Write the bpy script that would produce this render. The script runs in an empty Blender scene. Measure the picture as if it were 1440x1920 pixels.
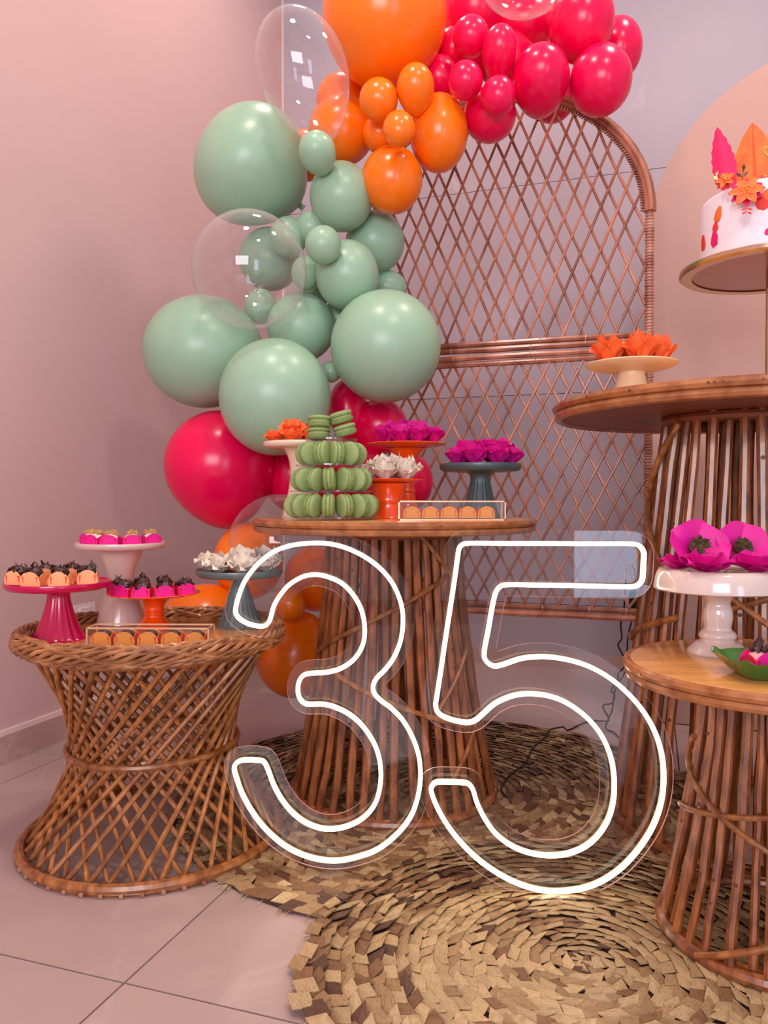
import bpy, bmesh, math, random
from mathutils import Vector, Matrix, Quaternion
from mathutils.geometry import tessellate_polygon

# ------------------------------------------------------------------ camera, world, lights
SC = bpy.context.scene
COL = SC.collection
PI = math.pi
F = 1480.0                     # focal length in pixels of the 1440x1920 frame
EYE = 0.88
PITCH = math.atan(25.0 / F)
cam_d = bpy.data.cameras.new('camera')
cam_d.sensor_fit = 'VERTICAL'
cam_d.sensor_height = 36.0
cam_d.lens = 36.0 * F / 1920.0
cam_d.clip_start = 0.02
cam = bpy.data.objects.new('camera', cam_d)
COL.objects.link(cam)
cam.location = (0, 0, EYE)
cam.rotation_euler = (PI / 2 - PITCH, 0, 0)
SC.camera = cam

SC.view_settings.view_transform = 'Standard'
SC.view_settings.look = 'None'
SC.view_settings.gamma = 1.0
SC.view_settings.use_curve_mapping = False
SC.view_settings.exposure = 0.14


def lin(c):
    c = c / 255.0
    return c / 12.92 if c <= 0.04045 else ((c + 0.055) / 1.055) ** 2.4


def srgb(t):
    return (lin(t[0]), lin(t[1]), lin(t[2]), 1.0)


world = bpy.data.worlds.new('world')
SC.world = world
world.use_nodes = True
bg = world.node_tree.nodes['Background']
bg.inputs['Color'].default_value = (0.94, 0.87, 0.95, 1)
bg.inputs['Strength'].default_value = 0.52


def area(name, loc, target, sx, sy, power, color, shape='RECTANGLE'):
    d = bpy.data.lights.new(name, 'AREA')
    d.shape = shape
    d.size = sx
    if shape == 'RECTANGLE':
        d.size_y = sy
    d.energy = power
    d.color = color
    o = bpy.data.objects.new(name, d)
    COL.objects.link(o)
    o.location = loc
    o.rotation_euler = (Vector(target) - Vector(loc)).to_track_quat('-Z', 'Y').to_euler()
    return o


# daylight through the glass door and the window behind the photographer, and the ceiling lamps of the hall
area('glass_door_daylight', (2.05, -3.2, 1.10), (2.05, 4.0, 1.10), 0.9, 2.1, 30, (0.55, 0.72, 1.0))
area('window_daylight', (-0.9, -3.4, 1.9), (-0.3, 3.0, 1.0), 2.6, 1.7, 135, (0.92, 0.92, 1.0))
for x, y, watt in ((-0.25, 3.25, 13), (1.25, 2.35, 21), (-0.45, 1.5, 25), (0.9, 0.3, 28)):
    area('ceiling_lamp', (x, y, 3.9), (x, y + 0.25, 0), 0.34, 0.34, watt, (1.0, 0.80, 0.70), 'DISK')


def W(u, v, Y):
    """scene point seen at photo pixel (u, v), standing at distance Y"""
    xc = (u - 720.0) / F
    yc = (960.0 - v) / F
    d = Vector((xc, math.cos(PITCH) + yc * math.sin(PITCH), yc * math.cos(PITCH) - math.sin(PITCH)))
    t = Y / d.y
    return Vector((d.x * t, Y, EYE + d.z * t))


# ------------------------------------------------------------------ materials
MATS = {}


def mat(name, rgb, rough=0.5, metal=0.0, spec=0.5, coat=0.0, rgb2=None, nscale=12.0, stretch=(1, 1, 1),
        bump=0.0, bscale=60.0, orand=0.0, emit=None, estr=0.0, sss=0.0, coords='Object', ramp=(0.35, 0.65), detail=4.0):
    m = bpy.data.materials.new(name)
    m.use_nodes = True
    nt = m.node_tree
    b = nt.nodes['Principled BSDF']
    b.inputs['Roughness'].default_value = rough
    b.inputs['Metallic'].default_value = metal
    b.inputs['Specular IOR Level'].default_value = spec
    b.inputs['Coat Weight'].default_value = coat
    b.inputs['Coat Roughness'].default_value = 0.12
    if sss:
        b.inputs['Subsurface Weight'].default_value = sss
        b.inputs['Subsurface Radius'].default_value = (0.02, 0.01, 0.008)
    c = srgb(rgb)
    b.inputs['Base Color'].default_value = c
    tc = None
    if rgb2 is not None or bump:
        tc = nt.nodes.new('ShaderNodeTexCoord')
        mp = nt.nodes.new('ShaderNodeMapping')
        mp.inputs['Scale'].default_value = stretch
        nt.links.new(tc.outputs[coords], mp.inputs['Vector'])
    src = None
    if rgb2 is not None:
        n = nt.nodes.new('ShaderNodeTexNoise')
        n.inputs['Scale'].default_value = nscale
        n.inputs['Detail'].default_value = detail
        nt.links.new(mp.outputs[0], n.inputs['Vector'])
        r = nt.nodes.new('ShaderNodeValToRGB')
        r.color_ramp.elements[0].position = ramp[0]
        r.color_ramp.elements[1].position = ramp[1]
        r.color_ramp.elements[0].color = c
        r.color_ramp.elements[1].color = srgb(rgb2)
        nt.links.new(n.outputs['Fac'], r.inputs['Fac'])
        src = r.outputs['Color']
    if orand:
        oi = nt.nodes.new('ShaderNodeObjectInfo')
        mr = nt.nodes.new('ShaderNodeMapRange')
        mr.inputs['To Min'].default_value = 1.0 - orand
        mr.inputs['To Max'].default_value = 1.0 + orand
        nt.links.new(oi.outputs['Random'], mr.inputs['Value'])
        hs = nt.nodes.new('ShaderNodeHueSaturation')
        nt.links.new(mr.outputs[0], hs.inputs['Value'])
        if src is not None:
            nt.links.new(src, hs.inputs['Color'])
        else:
            hs.inputs['Color'].default_value = c
        src = hs.outputs['Color']
    if src is not None:
        nt.links.new(src, b.inputs['Base Color'])
    if bump:
        n2 = nt.nodes.new('ShaderNodeTexNoise')
        n2.inputs['Scale'].default_value = bscale
        n2.inputs['Detail'].default_value = 5
        nt.links.new(mp.outputs[0], n2.inputs['Vector'])
        bm_ = nt.nodes.new('ShaderNodeBump')
        bm_.inputs['Strength'].default_value = bump
        bm_.inputs['Distance'].default_value = 0.004
        nt.links.new(n2.outputs['Fac'], bm_.inputs['Height'])
        nt.links.new(bm_.outputs[0], b.inputs['Normal'])
    if emit:
        b.inputs['Emission Color'].default_value = emit
        b.inputs['Emission Strength'].default_value = estr
    MATS[name] = m
    return m


def clear_mat(name, tint, rim, refl=1.0, rough=0.02, haze=0.04):
    """clear plastic: lets the light through, mirrors by Fresnel, a little milky where seen edge-on"""
    m = bpy.data.materials.new(name)
    m.use_nodes = True
    nt = m.node_tree
    nt.nodes.remove(nt.nodes['Principled BSDF'])
    out = nt.nodes['Material Output']
    tr = nt.nodes.new('ShaderNodeBsdfTransparent')
    tr.inputs['Color'].default_value = tint
    gl = nt.nodes.new('ShaderNodeBsdfGlossy')
    gl.inputs['Roughness'].default_value = rough
    df = nt.nodes.new('ShaderNodeBsdfDiffuse')
    df.inputs['Color'].default_value = (0.9, 0.85, 0.85, 1)
    lw = nt.nodes.new('ShaderNodeLayerWeight')
    lw.inputs['Blend'].default_value = 0.5
    p3 = nt.nodes.new('ShaderNodeMath')
    p3.operation = 'POWER'
    p3.inputs[1].default_value = 3.0
    nt.links.new(lw.outputs['Facing'], p3.inputs[0])
    pw = nt.nodes.new('ShaderNodeMath')
    pw.operation = 'MULTIPLY_ADD'
    pw.inputs[1].default_value = rim
    pw.inputs[2].default_value = haze
    pw.use_clamp = True
    nt.links.new(p3.outputs[0], pw.inputs[0])
    m1 = nt.nodes.new('ShaderNodeMixShader')
    nt.links.new(pw.outputs[0], m1.inputs['Fac'])
    nt.links.new(tr.outputs[0], m1.inputs[1])
    nt.links.new(df.outputs[0], m1.inputs[2])
    # Schlick reflectance, the same from both sides of the thin wall
    p5 = nt.nodes.new('ShaderNodeMath')
    p5.operation = 'POWER'
    p5.inputs[1].default_value = 5.0
    lw2 = nt.nodes.new('ShaderNodeLayerWeight')
    lw2.inputs['Blend'].default_value = 0.5
    nt.links.new(lw2.outputs['Facing'], p5.inputs[0])
    mu = nt.nodes.new('ShaderNodeMath')
    mu.operation = 'MULTIPLY_ADD'
    mu.use_clamp = True
    mu.inputs[1].default_value = 0.5 * refl
    mu.inputs[2].default_value = 0.04 * refl
    nt.links.new(p5.outputs[0], mu.inputs[0])
    m2 = nt.nodes.new('ShaderNodeMixShader')
    nt.links.new(mu.outputs[0], m2.inputs['Fac'])
    nt.links.new(m1.outputs[0], m2.inputs[1])
    nt.links.new(gl.outputs[0], m2.inputs[2])
    nt.links.new(m2.outputs[0], out.inputs['Surface'])
    MATS[name] = m
    return m


def marble(name, base, vein, scale, rough, amount):
    m = mat(name, base, rough, rgb2=tuple(min(255, int(k * 1.05)) for k in base), nscale=1.6, ramp=(0.3, 0.7), orand=0.02)
    nt = m.node_tree
    b = nt.nodes['Principled BSDF']
    old = b.inputs['Base Color'].links[0].from_socket
    tc = nt.nodes.new('ShaderNodeTexCoord')
    n = nt.nodes.new('ShaderNodeTexNoise')
    n.inputs['Scale'].default_value = scale
    n.inputs['Detail'].default_value = 5
    n.inputs['Distortion'].default_value = 0.8
    nt.links.new(tc.outputs['Object'], n.inputs['Vector'])
    r = nt.nodes.new('ShaderNodeValToRGB')
    e = r.color_ramp.elements
    e[0].position, e[1].position = 0.485, 0.515
    e[0].color = e[1].color = (0, 0, 0, 1)
    k = e.new(0.5)
    k.color = (amount, amount, amount, 1)
    nt.links.new(n.outputs['Fac'], r.inputs['Fac'])
    n2 = nt.nodes.new('ShaderNodeTexNoise')
    n2.inputs['Scale'].default_value = scale * 0.7
    nt.links.new(tc.outputs['Object'], n2.inputs['Vector'])
    r2 = nt.nodes.new('ShaderNodeValToRGB')
    r2.color_ramp.elements[0].position, r2.color_ramp.elements[1].position = 0.52, 0.62
    nt.links.new(n2.outputs['Fac'], r2.inputs['Fac'])
    mm = nt.nodes.new('ShaderNodeMath')
    mm.operation = 'MULTIPLY'
    nt.links.new(r.outputs['Color'], mm.inputs[0])
    nt.links.new(r2.outputs['Color'], mm.inputs[1])
    mx = nt.nodes.new('ShaderNodeMixRGB')
    nt.links.new(mm.outputs[0], mx.inputs['Fac'])
    nt.links.new(old, mx.inputs['Color1'])
    mx.inputs['Color2'].default_value = srgb(vein)
    nt.links.new(mx.outputs[0], b.inputs['Base Color'])
    return m


mat('wall_paint', (210, 174, 170), 0.75, rgb2=(206, 170, 167), nscale=1.2, bump=0.02, bscale=40)
marble('wall_tile', (172, 158, 168), (204, 190, 196), 1.3, 0.5, 0.55)
marble('floor_tile', (178, 152, 145), (200, 176, 167), 1.6, 0.30, 0.6)
mat('grout', (120, 92, 82), 0.9, rgb2=(90, 68, 58), nscale=9)
marble('baseboard_stone', (186, 150, 140), (210, 180, 170), 2.0, 0.3, 0.5)
mat('plaster_trim', (232, 205, 200), 0.5)
mat('socket_plastic', (232, 214, 212), 0.35)
mat('panel_peach', (198, 156, 144), 0.7, rgb2=(195, 153, 142), nscale=3)
mat('latex_green', (156, 191, 160), 0.32, rgb2=(152, 188, 158), nscale=3, spec=0.5, sss=0.0)
mat('latex_orange', (255, 122, 12), 0.24, spec=0.55)
mat('latex_pink', (238, 2, 78), 0.24, spec=0.45)
clear_mat('clear_balloon', (0.985, 0.975, 0.975, 1), 0.50, 1.8, 0.02, 0.012)
clear_mat('acrylic', (0.97, 0.965, 0.97, 1), 0.0, 0.8, 0.01, 0.002)
clear_mat('clear_plastic', (0.96, 0.96, 0.965, 1), 0.08, 1.0, 0.03, 0.01)
mat('acrylic_edge', (226, 176, 170), 0.2, spec=0.8)
mat('cane', (178, 112, 58), 0.34, rgb2=(124, 66, 30), nscale=5, stretch=(9, 9, 3), orand=0.28, spec=0.5, coat=0.25)
mat('cane_screen', (196, 126, 98), 0.34, rgb2=(144, 78, 56), nscale=5, stretch=(3, 3, 1), orand=0.28, coat=0.2)
mat('pole', (166, 94, 46), 0.33, rgb2=(108, 50, 20), nscale=6, stretch=(9, 9, 2.5), orand=0.22, spec=0.6, coat=0.35, bump=0.15, bscale=25)
mat('wrap_band', (210, 158, 138), 0.4, rgb2=(150, 90, 72), nscale=14, orand=0.1)
mat('braid', (184, 122, 74), 0.42, rgb2=(136, 80, 44), nscale=18, orand=0.15, coat=0.15)
mat('bark_knot', (112, 58, 36), 0.6)
mat('wood_top', (226, 160, 92), 0.20, rgb2=(206, 138, 74), nscale=4, stretch=(1.2, 12, 4), coat=0.4)
mat('wood_rim', (180, 112, 64), 0.32, rgb2=(142, 78, 40), nscale=7, stretch=(4, 4, 4), coat=0.35)
mat('wood_under', (140, 74, 46), 0.45, rgb2=(120, 60, 36), nscale=4, stretch=(1, 10, 3))
for _n, _a, _b in (('straw_light', (202, 172, 128), (166, 134, 94)), ('straw_mid', (176, 142, 100), (138, 104, 70)), ('straw_brown', (146, 106, 72), (108, 74, 48)), ('straw_dark', (106, 70, 48), (74, 46, 32))):
    mat(_n, _a, 0.6, rgb2=_b, nscale=3.0, stretch=(1.2, 9, 1), orand=0.15)
    mat(_n + '_weave', _a, 0.6, rgb2=_b, nscale=60, ramp=(0.3, 0.7))
mat('straw_back', (72, 44, 28), 0.9, rgb2=(54, 32, 20), nscale=20)
mat('neon_light', (255, 250, 235), 0.4, emit=(1.0, 0.88, 0.64, 1), estr=4.2)
mat('neon_body', (232, 220, 205), 0.4)
mat('black_rubber', (26, 20, 22), 0.45)
mat('steel_stand', (180, 160, 165), 0.3, metal=0.8)
mat('ceramic_magenta', (198, 2, 74), 0.2, spec=0.5, coat=0.15)
mat('ceramic_cream', (222, 190, 178), 0.2, spec=0.6, coat=0.4)
mat('ceramic_ivory', (238, 214, 186), 0.3, spec=0.5, coat=0.2)
mat('ceramic_yellow', (232, 196, 152), 0.35, spec=0.5, coat=0.2)
mat('ceramic_white', (218, 194, 184), 0.14, spec=0.6, coat=0.5)
mat('ceramic_orange', (246, 78, 12), 0.2, spec=0.6, coat=0.4)
mat('ceramic_slate', (94, 106, 106), 0.32, spec=0.5, coat=0.2)
mat('ceramic_teal', (70, 88, 90), 0.36, spec=0.5, coat=0.2)
mat('ceramic_leaf', (66, 120, 44), 0.2, spec=0.6, coat=0.5, rgb2=(50, 98, 36), nscale=7)
mat('paper_peach', (250, 176, 120), 0.6)
mat('paper_amber', (246, 160, 66), 0.6)
mat('paper_orange', (240, 92, 40), 0.6)
mat('paper_magenta', (232, 8, 140), 0.6)
mat('paper_fuchsia', (226, 6, 150), 0.55, rgb2=(206, 2, 128), nscale=20)
mat('paper_rose', (220, 20, 72), 0.6)
mat('paper_coral', (252, 124, 62), 0.6, rgb2=(242, 96, 38), nscale=22)
mat('paper_white', (238, 226, 212), 0.65, rgb2=(218, 198, 176), nscale=18)
mat('chocolate', (66, 30, 24), 0.32, spec=0.5, rgb2=(48, 20, 16), nscale=40)
mat('white_sweet', (246, 226, 210), 0.5)
mat('pink_sweet', (246, 170, 170), 0.5)
mat('caramel_strand', (206, 160, 90), 0.5)
mat('dark_seed', (34, 24, 14), 0.6, rgb2=(96, 70, 24), nscale=300)
mat('macaron_shell', (146, 164, 102), 0.55, rgb2=(136, 156, 92), nscale=20, orand=0.06, bump=0.05, bscale=120)
mat('macaron_foot', (140, 160, 92), 0.8, rgb2=(108, 130, 62), nscale=200, bump=0.6, bscale=260)
mat('macaron_cream', (156, 172, 108), 0.6)
mat('brass', (216, 188, 150), 0.2, metal=1.0)
mat('rose_gold', (236, 186, 144), 0.25, metal=0.35)
mat('bronze_glass', (150, 88, 66), 0.25, spec=0.6, coat=0.4)
mat('fondant', (240, 228, 236), 0.45)
mat('sugar_orange', (246, 122, 46), 0.55, rgb2=(236, 98, 36), nscale=30)
mat('sugar_pink', (230, 6, 96), 0.55, rgb2=(214, 0, 84), nscale=30)
mat('sugar_red', (226, 54, 40), 0.55)
mat('gold_leaf', (226, 190, 96), 0.3, metal=0.8)
mat('dark_leaf', (74, 34, 18), 0.4)

# ------------------------------------------------------------------ mesh helpers


class MB:
    def __init__(s):
        s.v, s.f, s.m, s.cur = [], [], [], 0

    def add(s, vs, fs):
        o = len(s.v)
        s.v += [tuple(v) for v in vs]
        s.f += [tuple(i + o for i in f) for f in fs]
        s.m += [s.cur] * len(fs)
        return s

    def tube(s, pts, r, sides=8, closed=False, caps=True, flat=1.0, up=None):
        pts = [Vector(p) for p in pts]
        n = len(pts)
        rr = r if isinstance(r, (list, tuple)) else [r] * n
        tang = []
        for i in range(n):
            if closed:
                t = pts[(i + 1) % n] - pts[i - 1]
            else:
                t = pts[min(i + 1, n - 1)] - pts[max(i - 1, 0)]
            tang.append(t.normalized() if t.length > 1e-9 else Vector((0, 0, 1)))
        ref = up if up is not None else (Vector((0, 0, 1)) if abs(tang[0].z) < 0.9 else Vector((1, 0, 0)))
        nrm = (ref - tang[0] * ref.dot(tang[0])).normalized()
        vs = []
        for i in range(n):
            t = tang[i]
            if up is not None:
                nrm = (up - t * up.dot(t))
                nrm = nrm.normalized() if nrm.length > 1e-6 else Vector((1, 0, 0))
            else:
                nrm = nrm - t * nrm.dot(t)
                nrm = nrm.normalized() if nrm.length > 1e-6 else t.orthogonal().normalized()
            b = t.cross(nrm)
            for k in range(sides):
                a = 2 * PI * k / sides
                vs.append(pts[i] + nrm * (math.cos(a) * rr[i]) + b * (math.sin(a) * rr[i] * flat))
        fs = []
        for i in range(n if closed else n - 1):
            j = (i + 1) % n
            for k in range(sides):
                k2 = (k + 1) % sides
                fs.append((i * sides + k, i * sides + k2, j * sides + k2, j * sides + k))
        if caps and not closed:
            fs.append(tuple(range(sides - 1, -1, -1)))
            fs.append(tuple((n - 1) * sides + k for k in range(sides)))
        return s.add(vs, fs)

    def lathe(s, prof, seg=32, c=(0, 0, 0), pleat=None, sx=1.0, sy=1.0):
        vs, idx = [], []
        for (r, z) in prof:
            if r < 1e-6:
                idx.append([len(vs)])
                vs.append((c[0], c[1], c[2] + z))
            else:
                row = []
                for k in range(seg):
                    a = 2 * PI * k / seg
                    q = r * (1.0 + (pleat(z, a) if pleat else 0.0))
                    row.append(len(vs))
                    vs.append((c[0] + q * math.cos(a) * sx, c[1] + q * math.sin(a) * sy, c[2] + z))
                idx.append(row)
        fs = []
        for i in range(len(prof) - 1):
            A, B = idx[i], idx[i + 1]
            if len(A) == 1 and len(B) == 1:
                continue
            for k in range(seg):
                k2 = (k + 1) % seg
                if len(A) == 1:
                    fs.append((A[0], B[k2], B[k]))
                elif len(B) == 1:
                    fs.append((A[k], A[k2], B[0]))
                else:
                    fs.append((A[k], A[k2], B[k2], B[k]))
        return s.add(vs, fs)

    def box(s, c, d, R=None):
        vs = []
        for x in (-.5, .5):
            for y in (-.5, .5):
                for z in (-.5, .5):
                    p = Vector((x * d[0], y * d[1], z * d[2]))
                    if R is not None:
                        p = R @ p
                    vs.append(p + Vector(c))
        return s.add(vs, [(0, 1, 3, 2), (4, 6, 7, 5), (0, 4, 5, 1), (2, 3, 7, 6), (0, 2, 6, 4), (1, 5, 7, 3)])

    def prism(s, poly, ax0, ax1, depth_axis='Y', rim=None):
        """closed 2-D polygon (a, b) -> slab; depth along Y: (a, y, b); along Z: (a, b, z)"""
        n = len(poly)

        def P(p, d):
            return (p[0], d, p[1]) if depth_axis == 'Y' else (p[0], p[1], d)
        tri = tessellate_polygon([[Vector((p[0], p[1], 0)) for p in poly]])
        o = len(s.v)
        s.v += [P(p, ax0) for p in poly] + [P(p, ax1) for p in poly]
        for t in tri:
            s.f.append((o + t[0], o + t[1], o + t[2]))
            s.f.append((o + n + t[0], o + n + t[2], o + n + t[1]))
            s.m += [s.cur, s.cur]
        for i in range(n):
            j = (i + 1) % n
            s.f.append((o + i, o + n + i, o + n + j, o + j))
            s.m.append(rim if rim is not None else s.cur)
        return s

    def mesh(s, name, mats, smooth=True, angle=38):
        me = bpy.data.meshes.new(name)
        me.from_pydata(s.v, [], s.f)
        for m in (mats if isinstance(mats, (list, tuple)) else [mats]):
            me.materials.append(MATS[m] if isinstance(m, str) else m)
        me.polygons.foreach_set('material_index', s.m)
        bm = bmesh.new()
        bm.from_mesh(me)
        bmesh.ops.recalc_face_normals(bm, faces=bm.faces)
        bm.to_mesh(me)
        bm.free()
        if smooth:
            me.polygons.foreach_set('use_smooth', [True] * len(me.polygons))
            me.set_sharp_from_angle(angle=math.radians(angle))
        me.update()
        return me

    def build(s, name, mats, parent=None, smooth=True, angle=38, loc=None):
        return link(name, s.mesh(name, mats, smooth, angle), parent, loc)


def link(name, me, parent=None, loc=None, rot=None, scale=None):
    o = bpy.data.objects.new(name, me)
    COL.objects.link(o)
    if parent is not None:
        o.parent = parent
    if loc is not None:
        o.location = loc
    if rot is not None:
        o.rotation_euler = rot
    if scale is not None:
        o.scale = scale
    return o


def tag(o, label, cat, group=None):
    o['label'] = label
    o['category'] = cat
    if group:
        o['group'] = group
    return o


def thing(name, label, cat, loc=(0, 0, 0), rz=0.0, group=None):
    o = bpy.data.objects.new(name, None)
    o.empty_display_size = 0.05
    COL.objects.link(o)
    o.location = loc
    o.rotation_euler = (0, 0, rz)
    return tag(o, label, cat, group)


def struct(name, mb, m, parent=None, smooth=False):
    o = mb.build(name, m, parent, smooth)
    if parent is None:
        o['kind'] = 'structure'
    return o


def crom(pts, n, closed=True):
    """Catmull-Rom through pts"""
    out = []
    N = len(pts)
    for i in range(N if closed else N - 1):
        p0 = pts[(i - 1) % N] if closed or i > 0 else pts[i]
        p1 = pts[i]
        p2 = pts[(i + 1) % N]
        p3 = pts[(i + 2) % N] if closed or i + 2 < N else pts[(i + 1) % N]
        for k in range(n):
            t = k / n
            q = []
            for a, b, c, d in zip(p0, p1, p2, p3):
                q.append(0.5 * (2 * b + (c - a) * t + (2 * a - 5 * b + 4 * c - d) * t * t + (3 * b - a - 3 * c + d) * t ** 3))
            out.append(tuple(q))
    if not closed:
        out.append(tuple(pts[-1]))
    return out


RNG = random.Random(35)

# ------------------------------------------------------------------ the room
YAW = math.radians(18.7)
CY, SY = math.cos(YAW), math.sin(YAW)
E1 = Vector((CY, -SY, 0))        # along the back wall
E2 = Vector((SY, CY, 0))         # along the left wall, away from the camera
CORNER = Vector((-0.588, 4.608, 0))
JOINT = Vector((-0.472, 1.42, 0))
RZ = Matrix.Rotation(-YAW, 3, 'Z')
WALL_H = 4.2


def room(a, b, z=0.0, o=JOINT):
    return o + E1 * a + E2 * b + Vector((0, 0, z))


E1MIN, E2MAX = -1.132, 2.98
mb = MB()
mb.box(room(1.6, -0.6, -0.046), (5.6, 7.4, 0.08), RZ)
floor = struct('floor', mb, 'grout')
TS = 0.993
for i in range(-2, 4):
    for j in range(-3, 3):
        a0, a1 = max(i * TS, E1MIN) + 0.0022, (i + 1) * TS - 0.0022
        b0, b1 = j * TS + 0.0022, min((j + 1) * TS, E2MAX) - 0.0022
        if a1 - a0 < 0.02:
            continue
        t = MB()
        t.box((0, 0, -0.0035), (a1 - a0, b1 - b0, 0.007), None)
        o = t.build('tile', 'floor_tile', floor, False)
        o.location = room((a0 + a1) / 2, (b0 + b1) / 2)
        o.rotation_euler = (0, 0, -YAW)

mb = MB()
mb.box(room(E1MIN - 0.06, -1.2, WALL_H / 2), (0.12, 8.6, WALL_H), RZ)
struct('wall_left', mb, 'wall_paint')
mb = MB()
mb.box(room(1.9, E2MAX + 0.08, WALL_H / 2), (6.2, 0.12, WALL_H), RZ)
wall_back = struct('wall_back', mb, 'grout')
tl = [-0.0, 0.42, 2.75, 5.0]
zl = [0.0, 0.33, 1.425, 2.52, WALL_H]
for i in range(3):
    for j in range(4):
        t = MB()
        w, h = tl[i + 1] - tl[i] - 0.003, zl[j + 1] - zl[j] - 0.003
        t.box((0, 0, 0), (w, 0.02, h))
        o = t.build('tile', 'wall_tile', wall_back, False)
        o.location = room(E1MIN + (tl[i] + tl[i + 1]) / 2, E2MAX + 0.012, (zl[j] + zl[j + 1]) / 2)
        o.rotation_euler = (0, 0, -YAW)
mb = MB()
mb.box(room(E1MIN + 0.008, E2MAX - 0.006, WALL_H / 2), (0.012, 0.012, WALL_H), RZ)
struct('trim_1', mb, 'plaster_trim')
mb = MB()
mb.box(room(E1MIN + 0.007, -1.2, 0.048), (0.014, 8.3, 0.096), RZ)
bl = struct('baseboard_left', mb, 'baseboard_stone')
mb = MB()
mb.box(room(E1MIN + 0.005, -1.2, 0.104), (0.010, 8.3, 0.016), RZ)
mb.build('cap_strip', 'plaster_trim', bl, False)
mb = MB()
mb.box(room(1.4, E2MAX - 0.006, 0.04), (5.0, 0.014, 0.08), RZ)
struct('baseboard_back', mb, 'baseboard_stone')

# wall socket low on the left wall, half hidden behind the magenta stand
ws = thing('wall_socket', 'white plastic wall socket plate low on the painted wall', 'socket', W(155, 1150, 2.99))
ws.rotation_euler = (0, 0, -YAW)
MB().box((0.004, 0, 0), (0.012, 0.12, 0.075)).build('plate', 'socket_plastic', ws, False)
MB().box((0.012, 0, 0), (0.006, 0.06, 0.045)).build('insert', 'plaster_trim', ws, False)

# ------------------------------------------------------------------ peach arched panel
ap = thing('arched_panel', 'smooth peach arched backdrop panel standing behind the cake', 'panel', (1.03, 3.10, 0), -YAW)
R = 0.68
poly = [(0, 0.004), (2 * R, 0.004)] + [(R + R * math.cos(PI * k / 48), 1.87 + R * math.sin(PI * k / 48)) for k in range(49)]
MB().prism(poly, 0.0, 0.025).build('panel_face', 'panel_peach', ap, True, 30)
MB().box((0.35, 0.13, 0.3), (0.03, 0.22, 0.6)).box((1.0, 0.13, 0.3), (0.03, 0.22, 0.6)).build('rear_brace', 'wood_under', ap, False)

# ------------------------------------------------------------------ rattan screen
sw = thing('rattan_screen', 'tall arched rattan screen with diamond lattice panels behind the tables', 'screen', (0.92, 2.75, 0), -YAW)
SWID, SPR, ARY = 1.10, 1.874, 0.476


def wobble_tube(p0, p1, r, n=5, amp=0.002, sides=6, rng=RNG, bow=(0, 0, 0)):
    p0, p1 = Vector(p0), Vector(p1)
    pts = []
    for k in range(n):
        t = k / (n - 1)
        p = p0.lerp(p1, t) + Vector(bow) * math.sin(PI * t)
        if 0 < k < n - 1:
            p += Vector((rng.uniform(-amp, amp), rng.uniform(-amp, amp) * 0.3, rng.uniform(-amp, amp)))
        pts.append(p)
    return MB().tube(pts, [r * rng.uniform(0.93, 1.07) for _ in pts], sides)


def inside_upper(x, z):
    if z < 1.452:
        return False
    if z <= SPR:
        return -SWID + 0.012 < x < -0.012
    return ((x + SWID / 2) / (SWID / 2 - 0.014)) ** 2 + ((z - SPR) / (ARY - 0.014)) ** 2 < 1


def inside_lower(x, z):
    return 0.482 < z < 1.385 and -SWID + 0.012 < x < -0.012


def lattice(inside, zbase, pitch, slope, zmax):
    for s in (1, -1):
        y = -0.005 * s
        k = -40
        while k < 60:
            x0 = -SWID + k * pitch + RNG.uniform(-0.005, 0.005) + (pitch * 0.35 if s < 0 else 0)
            seg = []
            st = 0.004
            z = zbase
            while z < zmax:
                x = x0 + s * (z - zbase) / slope
                if inside(x, z):
                    seg.append((x, z))
                z += st
            if len(seg) > 6:
                a, b = seg[0], seg[-1]
                bow = RNG.uniform(-0.008, 0.008)
                wobble_tube((a[0], y, a[1]), (b[0], y, b[1]), 0.0050, 6, 0.0015, 6, bow=(bow, 0, 0)).build(
                    'lattice_cane', 'cane_screen', sw)
            k += 1


lattice(inside_upper, 1.452, 0.0615, 2.3, 2.36)
lattice(inside_lower, 0.482, 0.0605, 1.95, 1.39)
for x in (0.0, -SWID):
    MB().tube([(x, 0, 0), (x, 0, 0.9), (x, 0, SPR)], 0.0115, 10).build('post', 'cane_screen', sw)
    w = MB()
    z = 0.012
    while z < SPR - 0.005:
        q = RNG.uniform(-0.0012, 0.0012)
        w.lathe([(0.0116, z - 0.0046), (0.0150 + q, z - 0.0028), (0.0154 + q, z + 0.0028), (0.0116, z + 0.0046)], 10, (x, 0, 0))
        z += 0.0105
    o = w.build('cane_wrapping', 'wrap_band', sw)
    o['kind'] = 'stuff'


def arch_pts(dr, y, n=48, a0=0.0, a1=PI):
    return [(-SWID / 2 + (SWID / 2 + dr) * math.cos(a0 + (a1 - a0) * k / n), y, SPR + (ARY + dr) * math.sin(a0 + (a1 - a0) * k / n)) for k in range(n + 1)]


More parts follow.
